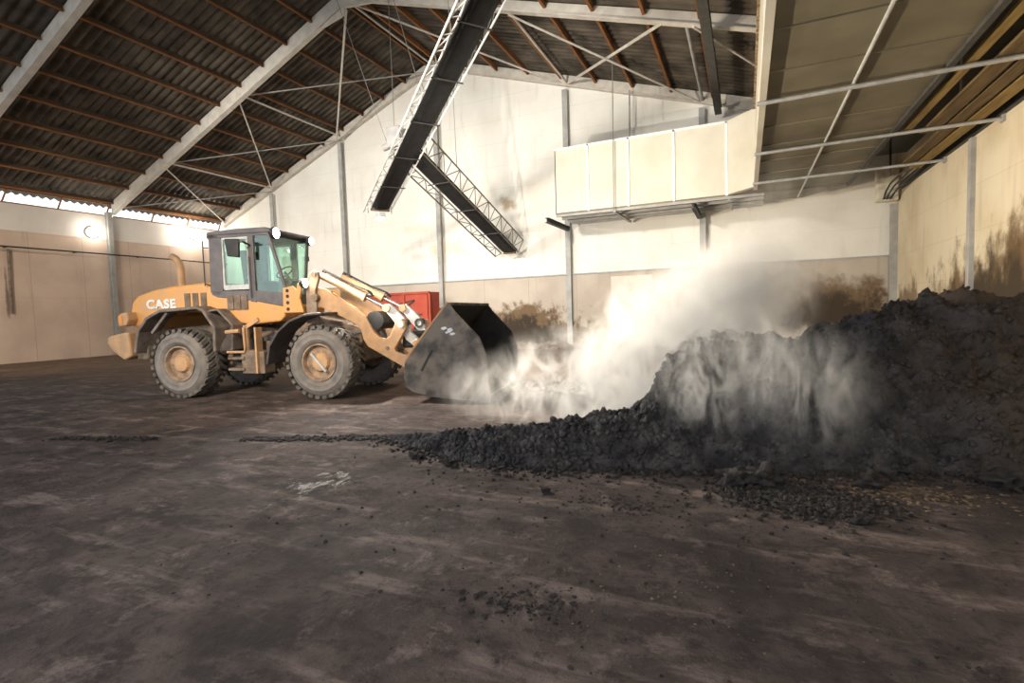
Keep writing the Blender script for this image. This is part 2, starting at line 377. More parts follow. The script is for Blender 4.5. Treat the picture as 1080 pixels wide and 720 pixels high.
# steel frames: left rafter, right rafter (and columns) per frame
FN = ['against the back gable wall', 'on the middle frame of the hall', 'on the frame nearest the camera']
def rafter(side, y, fi):
    b = MB()
    if side == 'left':
        x0, x1, dep = XL + .1, XA, .42 if fi else .24
        poly = [(x0, zl(x0) - dep), (x1, zl(x1) - dep), (x1, zl(x1) + SH - .02), (x0, zl(x0) + SH - .02)]
        f = zl
    else:
        x0, x1, dep = XA, XR - .1, .16 if fi else .24
        poly = [(x0, zr(x0) - dep), (x1, zr(x1) - dep), (x1, zr(x1) + SH - .02), (x0, zr(x0) + SH - .02)]
        f = zr
    b.prism(poly, y - .05, y + .05)
    w = b.build('roof_rafter', M['steel_white'])
    tag(w, 'pale painted steel rafter of the %s slope %s' % (side, FN[fi]), 'rafter', 'sloping steel rafters')
    fl = MB().bar((x0, y, f(x0) - dep), (x1, y, f(x1) - dep), .24, .04); fl.build('flange_or_lit_edge', M['steel_white'], w)
    if fi: # haunch plate at the apex
        h = MB(); s = 1 if side == 'right' else -1
        h.prism([(XA, zl(XA) - dep), (XA + s * 1.6, f(XA + s * 1.6) - dep), (XA, zl(XA) - dep - .32)], y - .045, y + .045); h.build('apex_plate', M['steel_white'], w)
    return w
for fi in range(3):
    rafter('left', FR[fi], fi); rafter('right', FR[fi], fi)
for fi, lab in ((1, 'grey steel post against the left concrete wall below the middle frame'), (2, 'grey steel post against the left wall below the nearest frame')):
    y = FR[fi] - .25
    c = MB().ibeam((XL + .13, y, 0), (XL + .13, y, 7.55), .22, .24, .03, up=(1, 0, 0)); tag(c.build('wall_post', M['steel_grey']), lab, 'post', 'posts along the walls')
for x, lab in ((-26.2, 'grey wall post rising just behind the loader cab'), (-20.72, 'grey wall post right of the loader cab, long brace at its top'), (-14.44, 'grey wall post on white wall below the conveyors, above the red container'),
               (-7.5, 'grey wall post behind the left end of the cream duct'), (-1.63, 'grey wall post behind the middle of the cream duct'), (4.93, 'grey post in the back right corner')):
    zt = zp(x) - .46 if x < 4 else 5.2
    c = MB().box((x - .12, YB - .3, 0), (x + .12, YB - .205, zt)); tag(c.build('wall_post', M['steel_grey']), lab, 'post', 'posts along the walls')
c = MB().box((XR - .1, 16.2, 0), (XR, 16.4, 5.56)); tag(c.build('wall_post', M['steel_grey']), 'thin grey post on the stained right wall above the compost', 'post', 'posts along the walls')
# struts and rods between the middle frame and the gable
def rod(name, p, q, r, m, label, cat, group=None):
    return tag(MB().tube(p, q, r, 8).build(name, m, smooth=True), label, cat, group)
yB, yW = FR[1], FR[0]
G = 'bracing of the back roof bay'
rod('roof_strut', (-20.72, yB, zl(-20.72) - .1), (-20.72, yW, zl(-20.72) - .1), .05, M['steel_white'], 'pale tubular strut under the left slope ending at the tall wall post', 'strut', G)
rod('roof_strut', (-26.2, yB, zl(-26.2) - .1), (-26.2, yW, zl(-26.2) - .1), .05, M['steel_white'], 'pale tubular strut under the left slope above the loader cab', 'strut', G)
rod('roof_strut', (-14.45, yB, zl(-14.45) - .12), (-14.45, yW, zl(-14.45) - .12), .045, M['steel_white'], 'pale tubular strut along the ridge', 'strut', G)
rod('roof_strut', (-7.4, yB, zr(-7.4) - .12), (-7.4, yW, zr(-7.4) - .12), .05, M['steel_white'], 'pale tubular strut under the right slope behind the conveyor head', 'strut', G)
rod('roof_strut', (-1.6, yB, zr(-1.6) - .12), (-1.6, yW, zr(-1.6) - .12), .06, M['steel_grey'], 'grey strut beside the dark hanging beam', 'strut', G)
rod('cross_brace', (-2.3, yB, zr(-2.3) - .15), (-7.4, yW, zr(-7.4) - .15), .055, M['steel_white'], 'pale thick diagonal brace running up to the right under the right slope', 'brace', G)
rod('cross_brace', (-7.4, yB, zr(-7.4) - .25), (-1.6, yW, zr(-1.6) - .25), .04, M['steel_white'], 'thinner diagonal brace crossing the thick one under the right slope', 'brace', G)
rod('cross_brace', (-14.45, yB, zl(-14.45) - .22), (-7.6, yW, zr(-7.6) - .2), .04, M['steel_white'], 'diagonal brace behind the upper conveyor end', 'brace', G)
rod('cross_brace', (-20.72, yB, zl(-20.72) - .2), (-14.6, yW, zl(-14.6) - .3), .03, M['steel_grey'], 'thin diagonal brace below the ridge left of the conveyor', 'brace', G)
rod('cross_brace', (-26.2, yB, zl(-26.2) - .2), (-20.72, yW, zl(-20.72) - .3), .03, M['steel_grey'], 'thin diagonal brace in the middle of the left slope', 'brace', G)
rod('cross_brace', (-20.72, yB, zl(-20.72) - .35), (-26.2, yW, zl(-26.2) - .3), .035, M['steel_white'], 'pale diagonal brace falling to the wall post behind the cab', 'brace', G)
rod('cross_brace', (-26.2, yB, zl(-26.2) - .35), (-30.5, yW, zl(-30.5) - .1), .035, M['steel_white'], 'pale diagonal brace falling to the back left eave', 'brace', G)
rod('cross_brace', (-30.5, yB, zl(-30.5) - .2), (-26.2, yW, zl(-26.2) - .3), .03, M['steel_grey'], 'thin diagonal brace rising from the left eave', 'brace', G)
rod('cross_brace', (-14.39, yB, 13.8), (-20.72, yW - .35, 11.42), .045, M['steel_white'], 'long pale brace hanging straight down in front of the left slope', 'brace', G)
rod('cross_brace', (-1.4, yB, zr(-1.4) - .2), (3.4, yW, zr(3.4) - .2), .04, M['steel_white'], 'pale diagonal brace just left of the overhead duct', 'brace', G)
c = MB().ibeam((-.98, 8.5, 9.45), (-.98, 22.9, 9.45), .26, .30, .04); o = c.build('runway_beam', M['dark_steel']); tag(o, 'dark steel beam hanging under the right slope beside the duct', 'beam')
for yy in (yB, yW - .6): MB().bar((-.98, yy, 9.6), (-.98, yy, zr(-.98) - .1), .12, .12, up=(1, 0, 0)).build('hanger', M['dark_steel'], o)
# left wall fittings
b = MB().path([(XL + .45, 9, 5.36), (XL + .45, 12, 5.31), (XL + .45, 16.6, 5.30), (XL + .45, 20, 5.28), (XL + .45, 23.2, 5.24)], .035)
for yy in (9.5, 12.3, 15, 18, 21, 23): b.bar((XL, yy, 5.30), (XL + .45, yy, 5.30), .04, .04)
tag(b.build('wall_mounted_cable', M['black'], smooth=True), 'dark cable running along the left concrete wall', 'cable')
tag(MB().tube((XL + .075, 12.38, 2.3), (XL + .075, 12.44, 5.2), .06).build('wall_mounted_pipe', M['mud'], smooth=True), 'rust-brown vertical pipe on the left concrete wall', 'pipe')
def wall_lamp(y, z, r, label):
    e = empty('wall_lamp', (XL - .06, y, z), 0, label, 'lamp', 'round lamps on the left wall')
    MB().lathe([(0, r * 1.15), (.08, r * 1.15), (.12, r)], (0, 0, 0), 20, 'x').build('housing', M['galv'], e, smooth=True)
    MB().lathe([(.12, r * .95), (.2, r * .85), (.26, r * .4), (.27, .01)], (0, 0, 0), 20, 'x').build('lens', M['lamp_white'], e, smooth=True)
    return e
wall_lamp(15.9, 6.42, .27, 'round lit lamp on the white left wall beside the post')
wall_lamp(21.3, 7.0, .30, 'brightest round lamp on the left wall, just behind the cab')

# ------------------------------------------------------------------ overhead duct
du = empty('air_duct', (0.3, 10, 5.6), 0, 'big cream box duct hanging overhead on the right, bending left along the back wall', 'air duct')
du.location = (0, 0, 0)
plan = [(.3, -1.5), (3.1, -1.5), (3.1, 20.7), (1.95, 22.3), (-7.1, 22.75), (-7.1, 20.5), (-.6, 20.5), (.3, 19.6)]
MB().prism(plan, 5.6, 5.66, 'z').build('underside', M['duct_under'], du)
b = MB()
for i in range(8):
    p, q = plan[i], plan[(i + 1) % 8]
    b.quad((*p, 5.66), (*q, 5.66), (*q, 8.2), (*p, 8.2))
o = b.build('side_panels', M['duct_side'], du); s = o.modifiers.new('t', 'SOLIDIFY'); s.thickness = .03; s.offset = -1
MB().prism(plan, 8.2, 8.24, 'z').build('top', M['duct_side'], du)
b = MB()
for x in (-5.72, -4.12, -2.43, -.62): b.box((x - .04, 20.46, 5.62), (x + .04, 20.5, 8.22))
b.box((-7.12, 20.46, 8.16), (-.6, 20.5, 8.24))
b.build('seam_strip', M['duct_seam'], du)
b = MB().tube((1.75, -1.5, 5.57), (1.75, 22.0, 5.57), .03); b.build('centre_seam', M['galv'], du, smooth=True)
for k in range(15):
    y = -.5 + 1.5 * k
    b = MB().box((.32, y - .012, 5.575), (3.08, y + .012, 5.6)); b.build('joint', M['duct_under'], du)
b = MB(); b.box((.24, -1.5, 5.52), (.36, 19.55, 5.68)); b.build('edge_angle', M['duct_side'], du); MB().box((3.04, -1.5, 5.53), (3.14, 20.6, 5.66)).build('dark_edge', M['dark_steel'], du)
MB().box((.24, -1.5, 8.16), (.3, 19.5, 8.26)).build('upper_edge', M['duct_rust'], du)
b = MB()
for (ya, yb) in ((20.52, 20.58), (21.25, 21.33), (22.05, 22.15), (22.62, 22.7)): b.box((-7.1, ya, 5.5), (.6, yb, 5.6))
b.build('shelf_rail', M['steel_grey'], du)
for (x, y0, y1, lab) in ((-7.45, 20.35, 23.2, 'dark steel bracket under the left end of the duct'), (-1.75, 20.6, 23.2, 'dark steel bracket under the middle of the duct branch')):
    c = MB().ibeam((x, y0, 5.40), (x, y1, 5.40), .16, .2, .025); tag(c.build('hanging_bracket', M['dark_steel']), lab, 'bracket', 'brackets under the duct')
c = MB().bar((-4.65, 20.35, 5.46), (-4.6, 23.2, 5.46), .09, .08); tag(c.build('hanging_bracket', M['steel_grey']), 'thin grey bracket under the duct below the long hanger rod', 'bracket', 'brackets under the duct')
c = MB().bar((-.55, 20.5, 5.46), (-.5, 22.6, 5.46), .06, .07); tag(c.build('hanging_bracket', M['steel_grey']), 'short grey bracket under the duct bend', 'bracket', 'brackets under the duct')
rod('hanger_rod', (-4.68, 20.36, 5.5), (-4.63, 20.36, zr(-4.63) + .1), .016, M['wire'], 'long thin rod hanging in front of the cream duct', 'rod')
rod('hanger_rod', (-4.56, 23.0, 8.2), (-4.52, 23.0, zr(-4.52) - .2), .035, M['steel_grey'], 'short grey rod rising behind the cream duct', 'rod')
# pipes under the duct
for i, (y, z, lab) in enumerate(((11.1, 5.58, 'long white pipe under the duct, the one nearest the camera'), (14.75, 5.58, 'white pipe under the duct, middle one of three'), (18.3, 5.58, 'white pipe under the duct, the farthest of three'))):
    e = MB().tube((.2, y, z - .1), (XR, y - .02, z - .06), .042, 10).build('cross_pipe', M['galv'], smooth=True); tag(e, lab, 'pipe', 'pipes under the overhead duct')
    MB().box((XR - .05, y - .1, z - .13), (XR, y + .08, z + .02)).build('wall_bracket', M['steel_grey'], e)
# boards lying on the pipes, dark soffit and ledger
for (x0, x1, y0, y1, z, m, lab) in ((3.30, 3.46, 1, 15.2, 5.60, 'plank_yellow', 'narrow yellow board on the pipes right beside the duct'), (3.72, 4.02, 1, 15.3, 5.60, 'plank', 'brown board on the pipes, second from the duct'),
                                 (4.10, 4.36, 1, 18.9, 5.60, 'plank', 'weathered brown board on the pipes, third from the duct'), (4.44, 4.72, 1, 19.2, 5.60, 'plank_yellow', 'yellow-brown board on the pipes, the one nearest the right wall')):
    tag(MB().box((x0, y0, z - .025), (x1, y1, z + .03)).build('loose_board', M[m]), lab, 'board', 'boards lying on the pipes')
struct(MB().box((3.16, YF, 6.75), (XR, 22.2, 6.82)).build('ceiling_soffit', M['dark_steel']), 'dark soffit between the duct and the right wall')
struct(MB().box((XR - .09, YF, 5.6), (XR, 22.6, 5.85)).build('trim_2', M['dark_steel']), 'dark ledger along the top of the right wall')
jb = empty('wall_mounted_box', (4.4, 22.7, 5.25), 0, 'pale box with black hoses in the back right corner below the duct', 'box'); jb.location = (0, 0, 0)
MB().box((4.32, 22.75, 5.25), (4.95, 23.15, 6.42)).build('cover', M['box_white'], jb, bevel=.02)
for k in range(3):
    MB().path([(4.5 + .13 * k, 15 + k, 5.75), (4.5 + .13 * k, 20, 5.72 - .05 * k), (4.55 + .1 * k, 22, 5.7 - .1 * k), (4.55 + .1 * k, 22.6, 5.55 - .08 * k), (4.5 + .1 * k, 22.7, 5.3), (4.55 + .1 * k, 22.74, 5.35)], .03).build('hose', M['rubber'], jb, smooth=True)
rod('hanger_rod', (4.05, 19.6, 5.5), (4.05, 19.6, 6.75), .03, M['dark_steel'], 'short dark rod hanging from soffit near the corner box', 'rod')
rod('hanger_rod', (3.85, 13.2, 5.65), (3.85, 13.2, 6.75), .02, M['galv'], 'short bright rod hanging beside the yellow board', 'rod')

# ------------------------------------------------------------------ belt conveyors
def conveyor(E, T, near, label, w, lat):
    """E tail, T head; near=-1/+1: the side whose lattice rises above the belt; the other lattice is a side walkway"""
    E, T = Vector(E), Vector(T); d = (T - E).normalized(); n = d.cross(Vector((0, 0, 1))).normalized(); u = n.cross(d)
    Lg = (T - E).length
    root = empty('belt_conveyor', (0, 0, 0), 0, label, 'conveyor', 'hanging belt conveyors')
    def P(t, a, h): return E + d * t + n * a + u * h
    # belt: shallow trough section
    b = MB(); prof = [(-w, .10), (-w * .55, 0), (w * .55, 0), (w, .10), (w, .16), (-w, .16)]
    A = [b.bm.verts.new(P(0, a, h)) for a, h in prof]; B = [b.bm.verts.new(P(Lg, a, h)) for a, h in prof]
    for i in range(6): b._face([A[i], A[(i + 1) % 6], B[(i + 1) % 6], B[i]])
    b._face(A); b._face(B[::-1]); b.build('belt', M['belt'], root)
    for side in (near, -near):
        c0, c1 = ((w + .06, .0), (w + .24, .62)) if side == near else ((w + .05, .02), (w + .34, -.12))
        c0 = (c0[0] * side, c0[1]); c1 = (c1[0] * side, c1[1])
        t = MB()
        t.tube(P(0, *c0), P(Lg, *c0), .026, 6); t.tube(P(0, *c1), P(Lg, *c1), .03, 6)
        k = max(6, int(Lg / .55)); st = Lg / k
        for i in range(k + 1): t.tube(P(i * st, *c0), P(i * st, *c1), .018, 5)
        for i in range(k):
            if i % 2: t.tube(P(i * st, *c0), P((i + 1) * st, *c1), .018, 5)
            else: t.tube(P(i * st, *c1), P((i + 1) * st, *c0), .018, 5)
        t.build('lattice_side', lat, root)
    k = int(Lg / 2.2)
    for i in range(1, k + 1):
        tt = i * Lg / (k + 1)
        MB().tube(P(tt, -w - .1, -.06), P(tt, w + .1, -.06), .022, 6).build('cross_tie', M['dark_steel'], root, smooth=True)
    MB().tube(P(-.02, -w, .08), P(-.02, w, .08), .11, 14).build('tail_drum', M['mud'], root, smooth=True)
    f = MB(); f.bar(P(-.1, -w - .1, -.1), P(-.1, -w - .1, .4), .04, .04); f.bar(P(-.1, w + .1, -.1), P(-.1, w + .1, .4), .04, .04); f.bar(P(-.1, -w - .1, .4), P(-.1, w + .1, .4), .04, .04)
    f.build('end_frame', M['galv'], root)
    return root, P, Lg
c1, P1, L1 = conveyor((-13.72, 17.62, 6.02), (-3.0, 9.45, 9.93), -1, 'upper black belt conveyor running up out of the picture with white lattice sides', .38, M['galv_bright'])
b = MB(); b.box((-11.35, 15.05, 7.5), (-10.8, 15.5, 8.2)); o = b.build('drive_box', M['steel_grey'], c1, bevel=.04)
o = MB().tube((-11.35, 15.3, 7.65), (-11.65, 15.3, 7.6), .12, 12).build('motor', M['steel_grey'], c1, smooth=True)
c2, P2, L2 = conveyor((-10.68, 15.3, 7.38), (-10.2, 22.6, 4.45), 1, 'lower black belt conveyor hanging below the other and falling towards the white wall', .40, M['lattice_dark'])
MB().box((-10.5, 22.55, 4.42), (-9.9, 22.7, 4.62)).build('chute', M['plank'], c2)
for (p, q, lab) in ((P1(1.2, -.62, .62), (-14.0, 15.6, zl(-14.5) - .2), 'long wire from the roof to the lower end of the upper conveyor'),
                    (P1(5.0, -.62, .62), (-11.2, 15.3, zr(-11.2) - .05), 'wire from the roof to the middle of the upper conveyor'),
                    (P2(2.1, .6, .62), (-9.4, 16.3, zr(-9.4) - .05), 'chain holding the upper end of the lower conveyor'),
                    ((-12.1, 16.6, 7.0), (-12.2, 16.7, zr(-12.2) - .1), 'thin vertical cable left of the upper conveyor')):
    rod('hanger_cable', p, q, .013, M['wire'], lab, 'cable', 'cables holding the conveyors')
fl = empty('hanging_flood_light', (-13.62, 17.45, 5.72), math.radians(-40), 'lit white floodlight under the lower end of the upper conveyor', 'lamp')
MB().box((-.26, -.1, -.06), (.26, .16, .14)).build('housing', M['galv'], fl, bevel=.02)
MB().box((-.23, -.13, -.1), (.23, .12, -.06)).build('lens', M['lamp_white'], fl)

# ------------------------------------------------------------------ red container
rc = empty('container', (-14.5, 21, 0), 0, 'red open-topped container standing behind the loader bucket', 'container')
def rcx(x): return x + 14.5
b = MB(); b.prism([(rcx(-17.6), .12), (rcx(-13.15), .12), (rcx(-13.08), 2.7), (rcx(-17.6), 2.7)], -1.0, -.93); b.prism([(rcx(-17.6), .12), (rcx(-13.15), .12), (rcx(-13.08), 2.7), (rcx(-17.6), 2.7)], -.2, -.13)
b.box((rcx(-17.65), -1, .12), (rcx(-17.58), -.13, 2.7)); b.box((rcx(-13.18), -1, .12), (rcx(-13.1), -.13, 2.7)); b.box((rcx(-17.6), -1, .1), (rcx(-13.15), -.13, .2))
b.build('body', M['red'], rc)
b = MB().box((rcx(-17.66), -1.06, 2.62), (rcx(-13.06), -.95, 2.72)); b.build('top_rim', M['red'], rc)
for k in range(4): MB().box((rcx(-17.3 + 1.4 * k), -1.06, .12), (rcx(-17.2 + 1.4 * k), -1.0, 2.62)).build('rib', M['red'], rc)
b = MB(); b.bar((rcx(-15.2), -1.03, 2.1), (rcx(-13.9), -1.03, 2.35), .04, .05); b.bar((rcx(-14.7), -1.03, 1.75), (rcx(-13.5), -1.03, 1.68), .04, .05); b.bar((rcx(-14.6), -1.03, 1.95), (rcx(-13.9), -1.03, 2.3), .04, .05); b.build('brace', M['black'], rc)
for xx in (-17.2, -13.8): MB().box((rcx(xx - .1), -.9, 0), (rcx(xx + .1), -.2, .12)).build('skid', M['dark_steel'], rc)

# ------------------------------------------------------------------ wheel loader (local x forward, y away from the camera, z up)
LD = empty('wheel_loader', (-11.50, 7.43, 0), math.radians(11.7), 'dusty orange wheel loader with lit work lights, facing right beside the steaming compost', 'wheel loader')
RW, FW, RAD = .0, 3.47, .785
def wheel(u, v0, v1, near, bar=False):
    out = -1 if near else 1                       # direction of the outer face
    vo, vi = (v0, v1) if near else (v1, v0)       # outer / inner faces
    c = (u, 0, RAD)
    def s(o): return vo - out * o                 # o: depth measured inwards from the outer face
    W = abs(v1 - v0)
    prof = [(s(.10), .385), (s(.03), .41), (s(.0), .47), (s(-.012), .485), (s(-.004), .50), (s(-.008), .58), (s(-.016), .595), (s(.0), .61), (s(.02), .66), (s(.07), .715), (s(.14), .735), (s(W / 2), .742), (s(W - .14), .735), (s(W - .07), .715), (s(W - .0), .58), (s(W - .03), .41), (s(W - .10), .385)]
    t = MB().lathe(prof, c, 60, 'y', closed=True).build('wheel', M['tyre'], LD, smooth=True, auto=60)
    # tread lugs (two staggered rows)
    b = MB(); n = 28
    for k in range(n):
        for row in (0, 1):
            a = 2 * PI * (k + .5 * row) / n
            lo, hi = (.015, W * .56) if row == 0 else (W * .44, W - .015)
            sk = .10 if row == 0 else -.10
            pts = []
            for (o, da) in ((lo, -sk), (hi, sk)):
                for (r, wd) in ((.70 if o in (.015, W - .015) else .735, .070), (.772 if o in (.015, W - .015) else .787, .058)):
                    for sg in (-1, 1):
                        aa = a + da + sg * wd
                        pts.append(Vector((u + math.cos(aa) * r, s(o), RAD + math.sin(aa) * r)))
            v = [b.bm.verts.new(p) for p in pts]
            for f in ((0, 1, 3, 2), (4, 6, 7, 5), (0, 4, 5, 1), (2, 3, 7, 6), (0, 2, 6, 4), (1, 5, 7, 3)): b._face([v[i] for i in f])
    b.build('tread', M['tread'], t)
    r = MB().lathe([(s(.12), .39), (s(.02), .395), (s(.015), .365), (s(.06), .345), (s(.26), .33), (s(.30), .24), (s(.30), .05)], c, 40).build('rim', M['rim'], t, smooth=True)
    h = MB().lathe([(s(.30), .215), (s(.10), .205), (s(.06), .175), (s(.045), .11), (s(.05), .01)], c, 28)
    b = h
    for k in range(12):
        a = 2 * PI * k / 12; q = (u + math.cos(a) * .165, 0, RAD + math.sin(a) * .165)
        b.tube((q[0], s(.08), q[2]), (q[0], s(.045), q[2]), .016, 6)
    h.build('hub', M['tan_paint'], t, smooth=True)
    if bar:
        MB().bar((u - .17, s(.03), RAD + .19), (u + .16, s(.03), RAD - .19), .05, .05, up=(0, 1, 0)).build('hub_bar', M['galv'], t)
    return t
wheel(RW, 0, .58, True); wheel(FW, 0, .58, True, True); wheel(RW, 2.02, 2.6, False); wheel(FW, 2.02, 2.6, False)
# frames and axles
b = MB(); b.prism([(-1.45, .75), (-1.45, 1.55), (.5, 1.65), (1.9, 1.5), (2.05, .6), (.6, .5), (-.6, .55)], .85, 1.75); b.build('rear_frame', M['mud'], LD, bevel=.03)
b = MB(); b.prism([(2.25, .62), (2.25, 1.55), (2.85, 1.8), (4.0, 1.45), (4.1, .75), (3.4, .5)], .85, 1.75); b.build('front_frame', M['mud'], LD, bevel=.03)
b = MB().tube((2.1, 1.3, .55), (2.1, 1.3, 1.6), .14, 14); b.build('articulation_joint', M['dark_steel'], LD, smooth=True)
b = MB(); b.bar((1.75, .62, 1.28), (2.6, .78, 1.28), .10, .10); b.build('steering_cylinder', M['dark_steel'], LD)
for u in (RW, FW):
    MB().lathe([(.3, .14), (.85, .19), (1.1, .32), (1.5, .32), (1.75, .19), (2.3, .14)], (u, 0, RAD), 18).build('axle', M['mud'], LD, smooth=True)
# rear: hood, counterweight, lamps, exhaust
hp = [(-1.70, 1.60), (-1.74, 1.98), (-1.68, 2.22), (-1.50, 2.36), (-1.05, 2.48), (-.5, 2.55), (.56, 2.60), (.56, 1.9), (.3, 1.9), (-.3, 1.95), (-.8, 1.85), (-1.1, 1.55)]
hood = MB().prism(hp, .45, 2.15).build('hood', M['orange'], LD, bevel=.10, seg=4)
for p in hood.data.polygons: p.use_smooth = True
hood.data.set_sharp_from_angle(angle=math.radians(30))
for k, u in enumerate((-.08, .14, .36)):
    b = MB(); b.prism([(u - .075, 1.97), (u + .075, 1.97), (u + .075, 2.36), (u - .075, 2.36)], .435, .455)
    for j in range(9): b.box((u - .07, .425, 1.985 + .042 * j), (u + .07, .44, 2.005 + .042 * j))
    b.build('grille', M['mud'], hood)
def text(txt, size, name, m, parent, loc, xs=1.0, ext=.006):
    cu = bpy.data.curves.new(name, 'FONT'); cu.body = txt; cu.size = size; cu.extrude = ext; cu.offset = .012; cu.space_character = 1.08
    t = bpy.data.objects.new(name + '_outline', cu); COL.objects.link(t)
    me = bpy.data.meshes.new_from_object(t.evaluated_get(bpy.context.evaluated_depsgraph_get()))
    bpy.data.objects.remove(t); me.name = name
    x0 = min(v.co.x for v in me.vertices)
    for v in me.vertices: v.co = Vector(((v.co.x - x0) * xs, -v.co.z, v.co.y)) + Vector(loc)
    me.materials.clear(); me.materials.append(m)
    o = bpy.data.objects.new(name, me); COL.objects.link(o); o.parent = parent; return o
text('CASE', .28, 'lettering', M['white_mark'], hood, (-1.22, .437, 2.045), 1.2)
b = MB(); b.prism([(-2.05, 1.42), (-1.80, 1.47), (-1.45, 1.52), (-1.40, .95), (-1.62, .86), (-1.95, 1.08), (-2.07, 1.24)], .12, 2.48); b.build('counterweight', M['tan_paint'], LD, bevel=.05, seg=3)
b = MB(); b.box((-1.45, .3, .86), (-1.12, 2.3, 1.2)); b.build('tow_block', M['mud'], LD, bevel=.03)
for v in (.14, 2.12):
    o = MB().prism([(-1.80, 1.64), (-1.76, 1.94), (-1.55, 1.98), (-1.5, 1.8), (-1.58, 1.66)], v + .06, v + .32).build('rear_lamp_box', M['tan_paint'], LD, bevel=.03)
    MB().box((-1.78, v + .05, 1.70), (-1.67, v + .08, 1.9)).build('lamp_lens', M['lamp_orange'], o)
b = MB().path([(-1.0, 1.25, 2.45), (-1.0, 1.25, 2.9), (-1.01, 1.25, 3.05), (-1.05, 1.25, 3.17), (-1.13, 1.25, 3.27), (-1.25, 1.25, 3.33)], .085, 14); b.build('exhaust_stack', M['tan_paint'], LD, smooth=True, auto=60)
# fenders
rp = [(-1.16, 1.02), (-1.05, 1.50), (-.80, 1.78), (-.46, 1.93), (.52, 1.98), (.66, 1.93), (.92, 1.55), (.90, 1.04)]
for (a, b_) in ((.02, .62), (1.98, 2.58)):
    f = MB().strip(rp, a, b_, -.07).build('rear_fender', M['fender'], LD, bevel=.02)
    MB().bar((-.72, a + .06, 1.48), (-.28, a + .06, 1.92), .06, .06).build('stay', M['fender'], f)
    MB().strip([(.66, 1.95), (.97, 1.98), (1.34, 1.62), (1.30, 1.06), (.92, 1.04)], a + .12, b_ + .1, .05).build('tool_locker', M['fender'], f, bevel=.02)
fp = [(2.20, .76), (2.28, 1.14), (2.50, 1.45), (2.80, 1.68), (3.15, 1.80), (3.58, 1.83)]
for (a, b_) in ((.02, .66), (1.94, 2.58)):
    MB().strip(fp, a, b_, .05).build('front_fender', M['fender_dark'], LD, bevel=.015)
# steps between the wheels
b = MB(); b.prism([(1.52, .54), (2.08, .54), (2.08, 1.02), (1.66, 1.06), (1.5, 1.0)], .14, .5); lad = b.build('step_box', M['mud'], LD, bevel=.02)
for z in (.62, .86): MB().box((1.2, .10, z), (1.6, .45, z + .05)).build('tread_plate', M['mud'], lad)
b = MB(); b.bar((1.62, .2, 1.0), (1.62, .2, 1.6), .06, .1); b.bar((1.62, .2, 1.55), (1.95, .2, 1.72), .06, .08); b.bar((1.95, .16, .56), (1.95, .16, 1.55), .2, .04); b.build('step_frame', M['tan_paint'], lad)
MB().path([(1.18, .12, 1.02), (1.62, .12, 1.02), (1.64, .12, 1.1), (1.62, .12, 1.55)], .028).build('handrail', M['tan_paint'], lad, smooth=True)
MB().path([(1.16, .14, 1.46), (1.5, .14, 1.48)], .045).build('handrail', M['tan_paint'], lad, smooth=True)
b = MB().box((1.0, .5, .75), (1.6, 1.0, 1.3)); b.build('fuel_tank', M['black'], LD, bevel=.05)
# cab
cab = MB().prism([(.50, 1.92), (.5, 2.45), (.72, 2.26), (1.62, 2.16), (2.45, 1.98), (2.42, 1.76), (2.3, 1.66), (1.5, 1.6), (1.0, 1.72), (.8, 1.9)], .45, 2.0).build('cab', M['orange'], LD, bevel=.04, seg=3)
b = MB(); b.prism([(.56, 2.40), (.60, 2.30), (.74, 2.24), (1.64, 2.14), (2.5, 1.97), (2.53, 2.24), (2.53, 2.28), (1.74, 2.36), (.95, 2.38)], .43, .55); b.prism([(.57, 2.40), (.60, 2.30), (.74, 2.24), (1.64, 2.14), (2.15, 2.05), (2.15, 2.28), (1.74, 2.36), (.95, 2.38)], .55, 2.02); b.build('lower_panel', M['cabgrey'], cab, bevel=.015)
b = MB()
for k in range(3): b.box((1.0 + .18 * k, .415, 1.95), (1.155 + .18 * k, .46, 2.27))
b.build('side_vent', M['mud'], cab)
